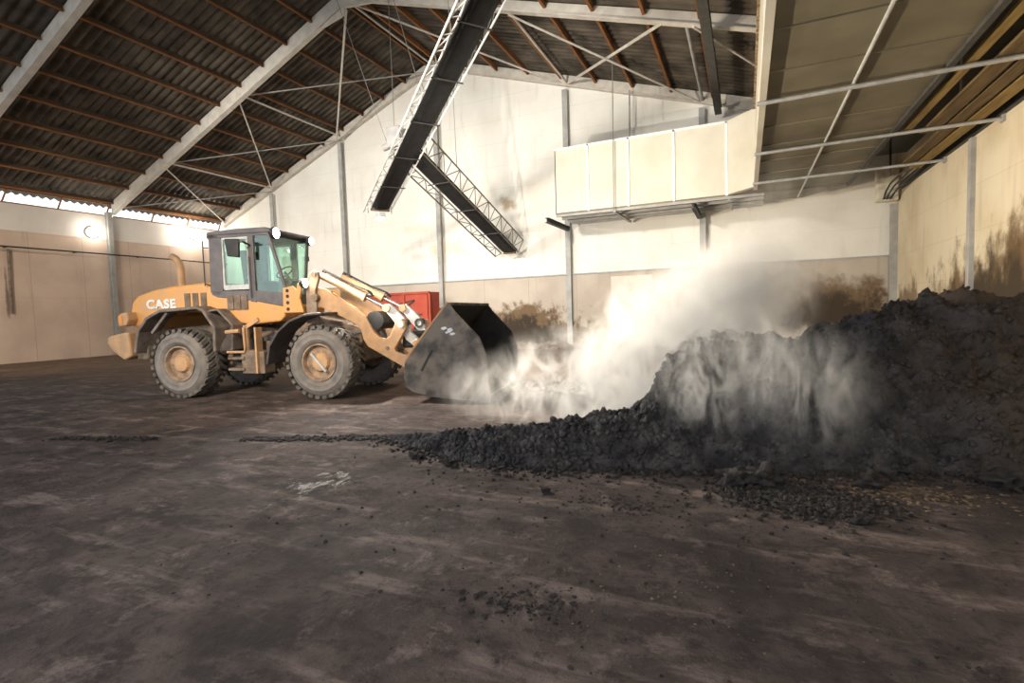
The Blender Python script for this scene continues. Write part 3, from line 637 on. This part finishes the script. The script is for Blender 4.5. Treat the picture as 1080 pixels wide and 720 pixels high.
for v0, v1 in ((.43, .50), (1.95, 2.02)):
    b = MB(); b.prism([(.60, 3.66), (.86, 3.62), (.92, 3.50), (.90, 2.40), (.78, 2.26), (.57, 2.36)], v0, v1); b.build('rear_post', M['cabgrey'], cab, bevel=.01)
    b = MB(); b.prism([(1.60, 3.60), (1.74, 3.60), (1.74, 2.10), (1.60, 2.12)], v0 - .005, v1); b.build('door_post', M['cabgrey'], cab, bevel=.01)
    b = MB()
    if v0 < 1: b.prism([(2.06, 3.62), (2.13, 3.62), (2.535, 2.26), (2.475, 2.26)], v0 + .01, v1 - .01)
    else: b.bar((2.09, 1.92, 3.62), (2.15, 1.62, 2.26), .06, .06, up=(0, 1, 0))
    b.build('front_post', M['cabgrey'], cab)
    b = MB(); b.prism([(.58, 3.56), (2.14, 3.56), (2.12, 3.64), (.58, 3.64)], v0, v1); b.build('roof_rail', M['cabgrey'], cab)
    vm = (v0 + v1) / 2
    MB().prism([(.93, 2.44), (1.58, 2.44), (1.58, 3.55), (.93, 3.55)], vm - .006, vm + .006).build('side_window', M['glass'], cab)
    if v0 < 1: MB().prism([(1.76, 2.36), (2.46, 2.28), (2.08, 3.56), (1.76, 3.56)], vm - .006, vm + .006).build('door_window', M['glass'], cab)
    else:
        o = MB().quad((1.76, vm, 2.36), (2.13, 1.64, 2.3), (2.08, 1.9, 3.56), (1.76, vm, 3.56)).build('door_window', M['glass'], cab); o.modifiers.new('t', 'SOLIDIFY').thickness = .01
    w = MB(); 
    for (p, q) in (((.92, 2.42), (1.6, 2.42)), ((.92, 3.53), (1.6, 3.53)), ((.93, 2.42), (.93, 3.53)), ((1.58, 2.42), (1.58, 3.53))): w.bar((p[0], vm, p[1]), (q[0], vm, q[1]), .05, .04, up=(0, 1, 0))
    w.bar((.95, vm, 2.46), (1.57, vm, 2.46), .03, .09, up=(0, 0, 1)); w.build('window_frame', M['galv'], cab)
o = MB().quad((2.49, .50, 2.29), (2.155, 1.62, 2.29), (2.09, 1.9, 3.60), (2.095, .5, 3.60)).build('windscreen', M['glass'], cab); o.modifiers.new('t', 'SOLIDIFY').thickness = .01
MB().prism([(.66, 2.42), (.67, 2.42), (.69, 3.58), (.68, 3.58)], .50, 1.95).build('rear_window', M['glass'], cab)
b = MB(); b.prism([(.55, 3.62), (.57, 3.70), (1.3, 3.735), (2.06, 3.725), (2.20, 3.66), (2.17, 3.60)], .41, 2.04); b.build('cab_roof', M['cabgrey'], cab, bevel=.03, seg=3)
b = MB().prism([(.58, 2.3), (2.14, 2.22), (2.14, 2.15), (.58, 2.2)], .5, 1.95); b.build('cab_floor', M['interior'], cab)
b = MB(); b.prism([(1.0, 2.3), (1.55, 2.3), (1.55, 2.62), (1.0, 2.62)], .95, 1.5); b.prism([(.98, 2.6), (1.14, 2.6), (1.06, 3.34), (.92, 3.34)], .97, 1.48); b.box((1.1, .88, 2.62), (1.5, .96, 2.80)); b.build('driver_seat', M['seat'], cab, bevel=.04)
b = MB(); b.prism([(1.95, 2.25), (2.15, 2.25), (2.12, 2.62), (2.02, 2.66)], .85, 1.55); b.build('dashboard', M['interior'], cab, bevel=.03)
b = MB(); b.tube((2.1, 1.22, 2.55), (1.92, 1.22, 2.80), .035, 8)
ring = []
for k in range(25):
    a = 2 * PI * k / 24; ring.append(Vector((1.92, 1.22, 2.80)) + Vector((math.cos(a) * .2 * .8, math.sin(a) * .2, math.cos(a) * .2 * .6)))
b.path(ring, .018, 6); b.build('steering_wheel', M['black'], cab, smooth=True)
b = MB(); b.prism([(1.32, 3.10), (1.60, 3.06), (1.62, 3.46), (1.26, 3.48)], .12, .20); mir = b.build('mirror', M['black'], cab, bevel=.025)
MB().path([(1.66, .44, 3.35), (1.7, .16, 3.4), (1.56, .15, 3.4)], .022).build('mirror_arm', M['dark_steel'], mir, smooth=True)
b = MB().path([(.50, .36, 2.5), (.50, .36, 3.5)], .014); b.path([(.50, .36, 2.55), (.56, .44, 2.52)], .012); b.path([(.50, .36, 3.35), (.58, .44, 3.35)], .012); b.build('grab_rail', M['dark_steel'], cab, smooth=True)
b = MB().path([(1.66, .36, 2.2), (1.66, .36, 3.1)], .018); b.build('grab_rail', M['cabgrey'], cab, smooth=True)
def lamp(c, r, m, parent, name):
    h = MB().lathe([(-.08, r * .6), (-.02, r * 1.1), (.05, r * 1.1)], c, 18, 'x').build(name, M['black'], parent, smooth=True)
    MB().lathe([(.045, r), (.065, r * .8), (.075, .01)], c, 18, 'x').build('lens', m, h, smooth=True)
lamp((2.20, .55, 3.60), .12, M['lamp_white'], cab, 'work_light'); lamp((2.20, 1.85, 3.58), .10, M['lamp_white'], cab, 'work_light')
lamp((.50, .62, 3.62), .07, M['lamp_white'], cab, 'work_light')
MB().box((2.03, 1.84, 3.10), (2.12, 1.93, 3.22)).build('far_mirror', M['black'], cab, bevel=.015)
# lamp brackets, tower
for v, s in ((.40, 1), (2.16, -1)):
    b = MB(); b.prism([(2.44, 2.38), (2.68, 2.42), (2.80, 2.30), (2.92, 1.84), (2.42, 1.84)], v, v + .05); br = b.build('lamp_bracket', M['orange'], LD, bevel=.012)
    for z in (1.92, 2.06, 2.2, 2.32): MB().tube((2.55, v - .006, z), (2.55, v + .01, z), .04, 12).build('bracket_hole', M['black'], br)
    MB().bar((2.72, v + .02, 1.85), (2.86, v + .02, 2.45), .1, .05, up=(0, 1, 0)).build('lamp_post', M['orange'], br)
    lamp((2.94, v + .02, 2.47), .10, M['lamp_warm'], br, 'headlight')
for v in (.56, 1.94):
    b = MB(); b.prism([(2.88, 1.6), (2.90, 2.45), (3.0, 2.68), (3.11, 2.75), (3.20, 2.70), (3.22, 2.58), (3.12, 2.3), (3.14, 1.8), (3.2, 1.6)], v, v + .08); tw = b.build('loader_tower', M['tower'], LD, bevel=.012)
    MB().tube((3.12, v - .03, 2.65), (3.12, v + .11, 2.65), .055, 14).build('pin', M['mud'], tw, smooth=True); MB().tube((3.1, v - .03, 2.15), (3.1, v + .11, 2.15), .08, 14).build('pin', M['mud'], tw, smooth=True)
# boom arms, tilt levers and cylinders (one set near, one far)
boom = [(3.02, 2.36), (3.14, 2.38), (3.28, 2.34), (3.62, 2.13), (4.0, 1.90), (4.24, 1.72), (4.42, 1.36), (4.55, 1.25), (4.70, 1.22), (4.78, 1.28), (4.93, 1.57), (5.05, 1.64), (5.15, 1.57), (5.15, 1.42), (4.88, 1.0), (4.92, .93), (5.32, .80), (5.34, .68), (5.22, .56), (5.12, .58), (4.55, .90), (4.26, 1.06), (4.16, 1.22), (4.12, 1.42), (3.96, 1.58), (3.2, 1.94), (3.05, 2.06)]
crank = [(4.58, 1.86), (4.64, 1.95), (4.74, 1.96), (4.88, 1.84), (5.06, 1.66), (5.17, 1.48), (5.20, 1.34), (5.42, 1.16), (5.40, 1.04), (5.30, 1.02), (5.08, 1.18), (4.96, 1.40), (4.86, 1.52), (4.72, 1.70)]
for v, s in ((.66, 1), (1.80, -1)):
    bm_ = MB().prism(boom, v, v + .12).build('boom_arm', M['tan_paint'], LD, bevel=.012)
    MB().tube((5.05, v - .03, 1.52), (5.05, v + .3, 1.52), .075, 18).build('pin', M['crank'], bm_, smooth=True)
    MB().tube((5.25, v - .03, .68), (5.25, v + .16, .68), .07, 16).build('pin', M['mud'], bm_, smooth=True)
    MB().tube((4.72, v - .02, 1.02), (4.72, v + .02, 1.02), .04, 12).build('pin', M['mud'], bm_, smooth=True)
    w0 = v + .16 if s > 0 else v - .14
    cr = MB().prism(crank, w0, w0 + .10).build('tilt_lever', M['crank'], LD, bevel=.012)
    MB().lathe([(-.02, .11), (-.02, .06), (.12, .06), (.12, .11)], (5.05, w0, 1.52), 20, closed=True).build('bush', M['dark_steel'], cr, smooth=True)
    a, c_ = Vector((3.12, w0 + .05, 2.65)), Vector((4.66, w0 + .05, 1.88)); d = (c_ - a)
    cy = MB().tube(a, a + d * .66, .088, 18).build('tilt_cylinder', M['tan_paint'], LD, smooth=True)
    MB().tube(a + d * .63, a + d * .68, .10, 18).build('gland', M['tan_paint'], cy, smooth=True)
    MB().tube(a + d * .66, c_, .04, 12).build('piston_rod', M['chrome'], cy, smooth=True)
    MB().tube(c_ - Vector((0, .09, 0)), c_ + Vector((0, .09, 0)), .085, 16).build('rod_eye', M['tan_paint'], cy, smooth=True)
    for k in range(2):
        o2 = Vector((0, (.06 - .11 * k), .12 + .02 * k)); MB().path([a + Vector((-.12, .1, -.05)), a + d * .05 + o2 * 1.1, a + d * .25 + o2 * 1.0, a + d * .5 + o2, a + d * .63 + o2 * 1.2, a + d * .72 + o2 * 1.25, a + d * .78 + o2 * .9, a + d * .70 + o2 * .55], .022, 6).build('hose', M['rubber'], cy, smooth=True)
    a, c_ = Vector((2.75, v + .2 * s, 1.05)), Vector((4.2, v + .2 * s, 1.42)); d = c_ - a
    cy = MB().tube(a, a + d * .7, .085, 16).build('lift_cylinder', M['dark_steel'], LD, smooth=True); MB().tube(a + d * .7, c_, .045, 12).build('piston_rod', M['chrome'], cy, smooth=True)
MB().tube((4.42, .72, 1.62), (4.42, 1.88, 1.62), .20, 24).build('boom_cross_tube', M['black'], LD, smooth=True, auto=60)
MB().box((4.95, .9, 1.0), (5.3, 1.7, 1.35)).build('boom_cross_box', M['black'], LD, bevel=.05)
# bucket
V0, V1 = -.12, 2.72
side = [(6.42, 1.92), (6.36, 1.90), (5.45, .78), (5.42, .50), (5.46, .30), (5.60, .20), (6.03, .10), (7.0, .02), (7.18, .02), (7.19, .10), (7.12, .92), (7.0, 1.25), (6.54, 1.75)]
bk = MB().prism(side, V0, V0 + .05).build('bucket', M['bucket'], LD, bevel=.008)
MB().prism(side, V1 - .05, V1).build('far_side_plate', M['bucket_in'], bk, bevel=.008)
bpth = [(6.40, 1.90), (5.46, .76), (5.43, .50), (5.47, .31), (5.62, .21), (6.03, .11), (7.05, .03)]
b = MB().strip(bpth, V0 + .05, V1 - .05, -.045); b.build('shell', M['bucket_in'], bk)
MB().box((6.85, V0 - .02, .005), (7.3, V1 + .02, .045)).build('cutting_edge', M['dark_steel'], bk)
MB().bar((6.40, V0, 1.91), (6.40, V1, 1.91), .1, .05).build('top_lip', M['bucket'], bk)
MB().bar((5.80, V0 - .012, .62), (6.03, V0 - .012, 1.02), .03, .03, up=(0, 1, 0)).build('side_rib', M['dark_steel'], bk)
MB().strip([(6.40, 1.93), (5.45, .80)], V0 - .012, V0 + .02, .035).build('back_edge', M['tan_paint'], bk)
b = MB()
for (u, z, w, h, r) in ((6.30, 1.44, .13, .07, .5), (6.42, 1.40, .12, .10, -.5), (6.47, 1.33, .12, .06, .2), (6.36, 1.36, .08, .05, .9)):
    b.prism([(u - w / 2, z - h * .2), (u - w * .1, z - h / 2), (u + w / 2, z), (u + w * .2, z + h / 2), (u - w * .4, z + h * .3)], V0 - .006, V0 + .004)
b.build('paint_mark', M['white_mark'], bk)
for v in (.62, .98, 1.62, 1.98): MB().prism([(5.20, .58), (5.30, .52), (5.50, .48), (5.56, .86), (5.62, 1.05), (5.44, 1.22), (5.30, 1.14), (5.40, .98)], v - .04, v + .04).build('bucket_bracket', M['tan_paint'], bk, bevel=.01)

WORLD, EXPO = 2.1, 0.0
def _lw(u, v, z):
    a = math.radians(11.7); return (-11.50 + u * math.cos(a) - v * math.sin(a), 7.43 + u * math.sin(a) + v * math.cos(a), z)
_W, _N = (1, .82, .58), (1, .93, .82)
LIGHTS = [
    # the loader's headlights and cab work lights
    ('SPOT', 'headlight_beam', _lw(3.08, .42, 2.47), _lw(11.5, -1.1, 2.1), 5200, (1, .87, .70), .10, 75, 1.0),
    ('SPOT', 'headlight_beam', _lw(3.08, 2.18, 2.47), _lw(14, 6, 2.6), 3600, _W, .10, 110, .8),
    ('SPOT', 'work_light_beam', _lw(2.36, .55, 3.6), _lw(10, -1.5, 1.5), 2200, _N, .10, 130, .8),
    ('SPOT', 'work_light_beam', _lw(2.36, 1.85, 3.58), _lw(9, 11, 4.0), 3600, _N, .10, 120, .8),
    # round lamps on the left wall, floodlight under the conveyor
    ('POINT', 'wall_lamp_light', (-30.3, 15.9, 6.42), (0, 15, 0), 60, _N, .25),
    ('POINT', 'wall_lamp_light', (-30.2, 21.0, 7.0), (0, 15, 0), 260, _N, .3),
    ('SPOT', 'flood_light_beam', (-13.62, 17.4, 5.5), (-13.0, 14, 0), 800, _N, .2, 150, .6),
    # added unseen fill spots brightening the back wall, left wall and loader
    ('SPOT', 'added_fill_spot', (-20, 3.7, 8.0), (-18, 23.5, 4.5), 13000, _N, .4, 75, .9),
    ('SPOT', 'added_fill_spot', (-8, 3.7, 8.0), (-9, 23.5, 5.0), 9000, _N, .4, 75, .9),
    ('SPOT', 'added_fill_spot', (-22, 2, 8.0), (-30, 15, 2), 3500, _W, .4, 80, .9),
    ('SPOT', 'added_fill_spot', (-6, -1, 6.5), (-9.7, 8.2, 1.6), 5200, _W, .4, 46, 1.0),
]

# ------------------------------------------------------------------ compost heap: swept mesh (foot -> crest -> back) with clumpy relief
TAB = [  # foot x, y, crest x, y, z
(-4.62, 5.80, -4.60, 5.84, .00), (-4.47, 5.74, -4.50, 5.82, .05), (-3.66, 5.40, -3.80, 5.66, .17), (-2.86, 5.16, -3.06, 5.58, .30), (-2.16, 5.17, -2.35, 5.70, .39), (-1.75, 5.27, -1.93, 5.87, .45),
(-1.51, 5.36, -1.70, 6.07, .53), (-1.17, 5.44, -1.32, 6.21, .58), (-.89, 5.53, -1.04, 6.54, .76), (-.74, 5.58, -.92, 7.05, 1.10), (-.47, 5.64, -.60, 7.39, 1.33),
(-.15, 5.71, -.19, 7.45, 1.31), (.50, 5.90, .64, 7.61, 1.29), (.72, 5.98, .93, 7.82, 1.40), (1.11, 6.11, 1.44, 8.05, 1.50), (1.33, 6.18, 1.76, 8.30, 1.64),
(1.70, 6.31, 2.28, 8.60, 1.80), (1.88, 6.31, 2.49, 8.48, 1.72), (2.13, 6.31, 2.80, 8.41, 1.69), (2.37, 6.30, 3.12, 8.43, 1.74), (3.3, 6.4, 3.9, 8.7, 1.85), (4.2, 6.5, 4.5, 8.9, 1.8), (5.02, 6.6, 5.02, 9.2, 1.9)]
acc = [0]
for a, b in zip(TAB, TAB[1:]): acc.append(acc[-1] + math.hypot(b[2] - a[2], b[3] - a[3]) * .5 + math.hypot(b[0] - a[0], b[1] - a[1]) * .5)
def tab(s):
    for i in range(len(acc) - 1):
        if s <= acc[i + 1] or i == len(acc) - 2:
            f = (s - acc[i]) / (acc[i + 1] - acc[i]); return [p + (q - p) * f for p, q in zip(TAB[i], TAB[i + 1])]
NS, NF, NB = 520, 120, 90
pm = MB(); rows = []
def clump(p):
    q = Vector(p)
    a = noise.voronoi(q * 2.6)[0][0]; b = noise.voronoi(q * 6.5 + Vector((3, 1, 2)))[0][0]; c = noise.voronoi(q * 15)[0][0]; e = noise.voronoi(q * 30)[0][0]
    return .18 * (.45 - a) + .07 * (.42 - b) + .05 * (.42 - c) + .03 * (.42 - e) + .16 * noise.fractal(q * 1.1, 1, 2, 4) + .055 * noise.fractal(q * 5.0, .5, 2.1, 7)
for i in range(NS + 1):
    fx, fy, cx, cy, cz = tab(acc[-1] * i / NS)
    hd = math.hypot(cx - fx, cy - fy); dx, dy = (cx - fx) / max(hd, 1e-3), (cy - fy) / max(hd, 1e-3)
    if hd < .2: dx, dy = -.3, .95
    tall = min(1, max(0, (cz - .6) / .6)); back = (1.1 * hd + .1) * (1 - tall) + 5.0 * tall
    row = []
    for j in range(NF + NB + 1):
        if j <= NF:
            t = j / NF; px, py = fx + (cx - fx) * t, fy + (cy - fy) * t; z = cz * (t ** .92 if t > 0 else 0)
        else:
            t = ((j - NF) / NB) ** 1.3; px, py = cx + dx * back * t, cy + dy * back * t
            z = cz * ((1 - t) * (1 - tall) + tall * (1 - .12 * t * 2 - .76 * max(0, t - .45) / .55)) 
        edge = min(1.0, .12 + 1.6 * z) if z < 1 else 1.0
        p = Vector((px, py, z)); k = clump(p) * edge * (.6 + .4 * min(1, cz))
        fd = 1 if j <= NF else 0
        k += tall * .16 * noise.fractal(p * 1.9 + Vector((5, 2, 0)), .8, 2, 4) * edge
        q = p + Vector((-dx * .55 * fd, -dy * .55 * fd, .85)) * k
        q.x = min(q.x, 5.04); q.z = max(q.z, -.04) if 0 < j < NF + NB else -.05
        row.append(pm.bm.verts.new(q))
    rows.append(row)
for A, B in zip(rows, rows[1:]):
    for j in range(len(A) - 1): pm._face([A[j], B[j], B[j + 1], A[j + 1]])
# loose lumps lying all over the slope belong to the heap
ico = bmesh.new(); bmesh.ops.create_icosphere(ico, subdivisions=1, radius=1); ico.verts.index_update(); iv = [v.co.copy() for v in ico.verts]; jf = [[v.index for v in f.verts] for f in ico.faces]; ico.free()
for k in range(13000):
    i = random.randrange(4, NS); j = int(NF * random.random() ** .8) if random.random() < .85 else NF + random.randrange(0, 25)
    q = rows[i][j].co; r = .006 + .036 * random.random() ** 4; off = Vector((random.random() * 40, 0, 0)); V = []
    for co in iv:
        w = co * (1 + .7 * noise.noise(co * 1.4 + off)) * r; V.append(pm.bm.verts.new((min(q.x + w.x, 5.045), q.y + w.y - r * .2, q.z + w.z + r * .25)))
    for f in jf: pm._face([V[n_] for n_ in f])
heap = pm.build('compost_heap', M['compost'], smooth=True, auto=180)
tag(heap, 'long dark heap of steaming compost running from the middle to the right wall', 'compost heap', kind='stuff')
# clods lying loose by the foot of the heap
CL = [(2.15, 6.02, .11, 'large brownish clod at the right foot of the heap near the picture edge'), (1.05, 5.66, .085, 'dark clod at the foot of the heap beside the wood chips'), (-.12, 5.42, .10, 'round dark clod at the foot of the heap where wisps of steam rise'),
      (.14, 5.45, .12, 'biggest dark clod in front of the heap, left of the loose black patch'), (-3.62, 5.12, .06, 'small clod in front of the thin left end of the heap'), (-3.1, 5.0, .05, 'small clod lying on the floor below the left ridge'),
      (-1.75, 4.55, .035, 'lone pebble-sized clod on bare floor in front of the heap'), (.82, 4.72, .05, 'small clod at the lower edge of the loose black patch')]
for i, (x, y, r, lab) in enumerate(CL):
    o = MB().blob((0, 0, 0), r, i + 1, 4, .75, (1.15, .95, .75)).build('compost_clod', M['clod'], smooth=True, auto=180); o.location = (x, y, r * .62); tag(o, lab, 'clod', 'loose clods on the floor')
# crumbs nobody could count
def crumbs(n, fn, name, m, label, cat, rmin, rmax, flat=.7, sub=1):
    b = MB()
    base = bmesh.new(); bmesh.ops.create_icosphere(base, subdivisions=sub, radius=1); vs = [v.co.copy() for v in base.verts]; base.verts.index_update(); fs = [[v.index for v in f.verts] for f in base.faces]; base.free()
    for k in range(n):
        x, y, sc = fn(); r = (rmin + (rmax - rmin) * random.random() ** 3) * sc; a = random.random() * 6.28; st = random.uniform(.7, 1.5); off = Vector((random.random() * 50, 0, 0))
        V = []
        for co in vs:
            q = co * (1 + .9 * noise.noise(co * 1.3 + off)); X, Y = q.x * st * r, q.y * r
            V.append(b.bm.verts.new((x + X * math.cos(a) - Y * math.sin(a), y + X * math.sin(a) + Y * math.cos(a), max(0.001, r * flat * .7 + q.z * r * flat))))
        for f in fs: b._face([V[i] for i in f])
    return tag(b.build(name, m), label, cat, kind='stuff')
def g2(cx, cy, sx, sy):
    return lambda: (random.gauss(cx, sx), random.gauss(cy, sy), 1)
crumbs(3200, g2(.42, 5.12, .30, .20), 'compost_crumbs', M['clod'], 'patch of loose black compost crumbs spilled in front of the heap', 'compost crumbs', .005, .030)
def foot():
    i = random.random() * acc[-1] * .86; fx, fy, cx, cy, cz = tab(i); d = random.expovariate(5.5); return (fx + random.gauss(0, .05) + .1 * d, fy + .08 - d, max(.35, 1 - d))
crumbs(2600, foot, 'compost_crumbs', M['clod'], 'scatter of dark crumbs along the foot of the compost heap', 'compost crumbs', .005, .045)
def streak():
    if random.random() < .35: t = random.random(); return (-9.6 + 1.6 * t + random.gauss(0, .05), 4.28 + .45 * t + random.gauss(0, .06), 1)
    t = random.random(); return (-6.6 + 2.2 * t + random.gauss(0, .05), 5.18 + .75 * t + random.gauss(0, .07), 1)
crumbs(1700, streak, 'compost_crumbs', M['clod'], 'dark dotted streak of crumbs on the floor left of the heap, below the loader', 'compost crumbs', .006, .04, .5)
def wide(): return (random.uniform(-4, 2.5), random.uniform(2.0, 5.0), .8)
crumbs(260, g2(-1.25, 2.75, .22, .10), 'compost_crumbs', M['clod'], 'dark flakes clustered on the floor in the middle foreground', 'compost crumbs', .004, .020, .5)
crumbs(420, g2(-1.0, 4.5, .35, .14), 'compost_crumbs', M['clod'], 'thin sprinkle of dark crumbs on the floor just in front of the heap', 'compost crumbs', .003, .016, .5)
crumbs(500, wide, 'compost_crumbs', M['clod'], 'few dark crumbs strewn over the foreground floor', 'compost crumbs', .004, .022)
crumbs(160, g2(-.35, 3.3, .55, .35), 'pale_grit', M['wood_chip'], 'pale grit and chips scattered on the foreground floor', 'grit', .003, .010)
crumbs(900, g2(1.15, 5.6, .42, .17), 'wood_chips', M['wood_chip'], 'pale and brown wood chips at the foot of the heap on the right', 'wood chips', .005, .024, .35)
crumbs(700, (lambda: (random.gauss(-9.2, 1.4), random.uniform(21.2, 23.0), 1)), 'compost_crumbs', M['mud'], 'brown debris lying along the foot of the back wall behind the bucket', 'debris', .03, .22)
crumbs(45, g2(-3.6, 10.6, .45, .35), 'pale_grit', M['box_white'], 'pale rubble right of the loader bucket', 'rubble', .03, .12)

# ------------------------------------------------------------------ steam
def plume(c, r, dens, label, seed=0, lean=0.0, soft=1.0, nscale=1.7, lo=.44, hi=.66, zst=.8):
    b = MB(); bmesh.ops.create_icosphere(b.bm, subdivisions=3, radius=1)
    for v in b.bm.verts: v.co.x += lean * v.co.z
    m = bpy.data.materials.new('steam_vapour'); m.use_nodes = True; nt = m.node_tree; n = nt.nodes; L = nt.links
    n.remove(n['Principled BSDF'])
    tc = n.new('ShaderNodeTexCoord'); geo = n.new('ShaderNodeNewGeometry')
    sh = n.new('ShaderNodeSeparateXYZ'); L.new(tc.outputs['Object'], sh.inputs[0])
    def mth(op, a, b_=0.0, clamp=False):
        k = n.new('ShaderNodeMath'); k.operation = op; k.use_clamp = clamp
        for i, v in enumerate((a, b_)):
            if isinstance(v, bpy.types.NodeSocket): L.new(v, k.inputs[i])
            else: k.inputs[i].default_value = v
        return k.outputs[0]
    x = mth('SUBTRACT', sh.outputs[0], mth('MULTIPLY', sh.outputs[2], lean)); y = sh.outputs[1]; z = sh.outputs[2]
    r2 = mth('ADD', mth('ADD', mth('MULTIPLY', x, x), mth('MULTIPLY', y, y)), mth('MULTIPLY', z, z))
    fall = mth('POWER', mth('SUBTRACT', 1.0, r2, True), soft)
    mp = n.new('ShaderNodeMapping'); mp.inputs['Scale'].default_value = (1.2, 1.2, zst); mp.inputs['Location'].default_value = (seed * 3.1, seed, 0); mp.inputs['Rotation'].default_value = (0, .35, 0)
    L.new(geo.outputs['Position'], mp.inputs['Vector'])
    t = n.new('ShaderNodeTexNoise'); t.inputs['Scale'].default_value = nscale; t.inputs['Detail'].default_value = 4; t.inputs['Roughness'].default_value = .62; t.inputs['Distortion'].default_value = 1.6
    L.new(mp.outputs['Vector'], t.inputs['Vector'])
    mr = n.new('ShaderNodeMapRange'); mr.interpolation_type = 'SMOOTHSTEP'; L.new(t.outputs['Fac'], mr.inputs['Value']); mr.inputs['From Min'].default_value = lo; mr.inputs['From Max'].default_value = hi
    d = mth('MULTIPLY', mth('MULTIPLY', fall, mr.outputs['Result']), dens)
    v = n.new('ShaderNodeVolumePrincipled'); v.inputs['Color'].default_value = (.97, .97, .96, 1); v.inputs['Anisotropy'].default_value = .15
    L.new(d, v.inputs['Density']); L.new(v.outputs[0], n['Material Output'].inputs['Volume'])
    o = b.build('steam', m); o.location = c; o.scale = r
    return tag(o, label, 'steam', 'steam rising from the compost', 'stuff')
plume((-1.95, 7.4, .55), (2.1, 1.0, 1.15), 6.0, 'low bank of white steam behind the left ridge of the heap', 1, soft=1.7)
plume((-3.75, 7.5, .45), (1.1, .75, .75), 1.4, 'thin steam drifting in front of the bucket', 2, soft=1.8)
plume((-1.1, 7.9, 1.25), (1.35, 1.0, 1.25), 7.0, 'bright steam climbing beside the tall part of the heap', 3, .25)
plume((-.3, 8.55, 1.75), (1.45, .9, 1.2), 10, 'brightest cloud of steam above the heap crest', 4, .12, lo=.36, hi=.66, soft=2.0)
plume((.55, 9.2, 2.75), (1.7, .9, 1.35), .9, 'faint steam fading upwards in front of the back wall', 5, .2, soft=2.0)
plume((-.25, 6.3, .95), (1.0, .65, .95), 3.4, 'wisps of steam on the front slope of the heap', 6, .15, lo=.46, hi=.64, nscale=3.0, soft=1.6, zst=.5)
plume((.62, 6.35, .75), (.75, .55, .85), 3.4, 'bluish wisps of steam on the front slope, right of the others', 7, .0, lo=.47, hi=.64, nscale=3.2, soft=1.6, zst=.5)

# ------------------------------------------------------------------ light
W = bpy.data.worlds.new('World'); scn.world = W; W.use_nodes = True
bg = W.node_tree.nodes['Background']; bg.inputs[0].default_value = (.92, .96, 1.0, 1); bg.inputs[1].default_value = WORLD
def light(kind, name, loc, target, power, col, size=.2, angle=None, blend=.6):
    l = bpy.data.lights.new(name, kind); l.energy = power; l.color = col
    if kind == 'SPOT': l.spot_size = math.radians(angle or 90); l.spot_blend = blend; l.shadow_soft_size = size
    elif kind == 'AREA': l.size = size
    else: l.shadow_soft_size = size
    o = bpy.data.objects.new(name, l); COL.objects.link(o); o.location = loc
    d = Vector(target) - Vector(loc); o.rotation_euler = d.to_track_quat('-Z', 'Y').to_euler()
    return o
LM = Matrix.Translation(LD.location) @ Matrix.Rotation(math.radians(11.7), 4, 'Z')
def lw(u, v, z): return LM @ Vector((u, v, z))
WARM = (1, .80, .55); NEUT = (1, .93, .82)
for spec in LIGHTS: light(*spec)

# ------------------------------------------------------------------ camera
cd = bpy.data.cameras.new('camera'); cam = bpy.data.objects.new('camera', cd); COL.objects.link(cam)
cd.sensor_fit = 'HORIZONTAL'; cd.sensor_width = 36; cd.lens = 547.846 / 1080 * 36; cd.clip_end = 300
R = (0.9117236299039434, 0.4096771716706555, -0.030407855674307087); U = (0.003017226092772659, 0.06734038049977328, 0.9977254980709128); F = (-0.41079303672467765, 0.9097416601244983, -0.060159727496388024)
cam.matrix_world = Matrix(((R[0], U[0], -F[0], 0), (R[1], U[1], -F[1], 0), (R[2], U[2], -F[2], 1.75), (0, 0, 0, 1)))
scn.camera = cam
vs = scn.view_settings; vs.view_transform = 'Standard'; vs.look = 'None'; vs.gamma = 1; vs.use_curve_mapping = False; vs.exposure = EXPO
scn.cycles.use_denoising = True; scn.cycles.max_bounces = 8; scn.cycles.volume_bounces = 3; scn.cycles.volume_step_rate = 2.0; scn.cycles.volume_preview_step_rate = 2.0; scn.cycles.transparent_max_bounces = 16
scn.cycles.sample_clamp_indirect = 6
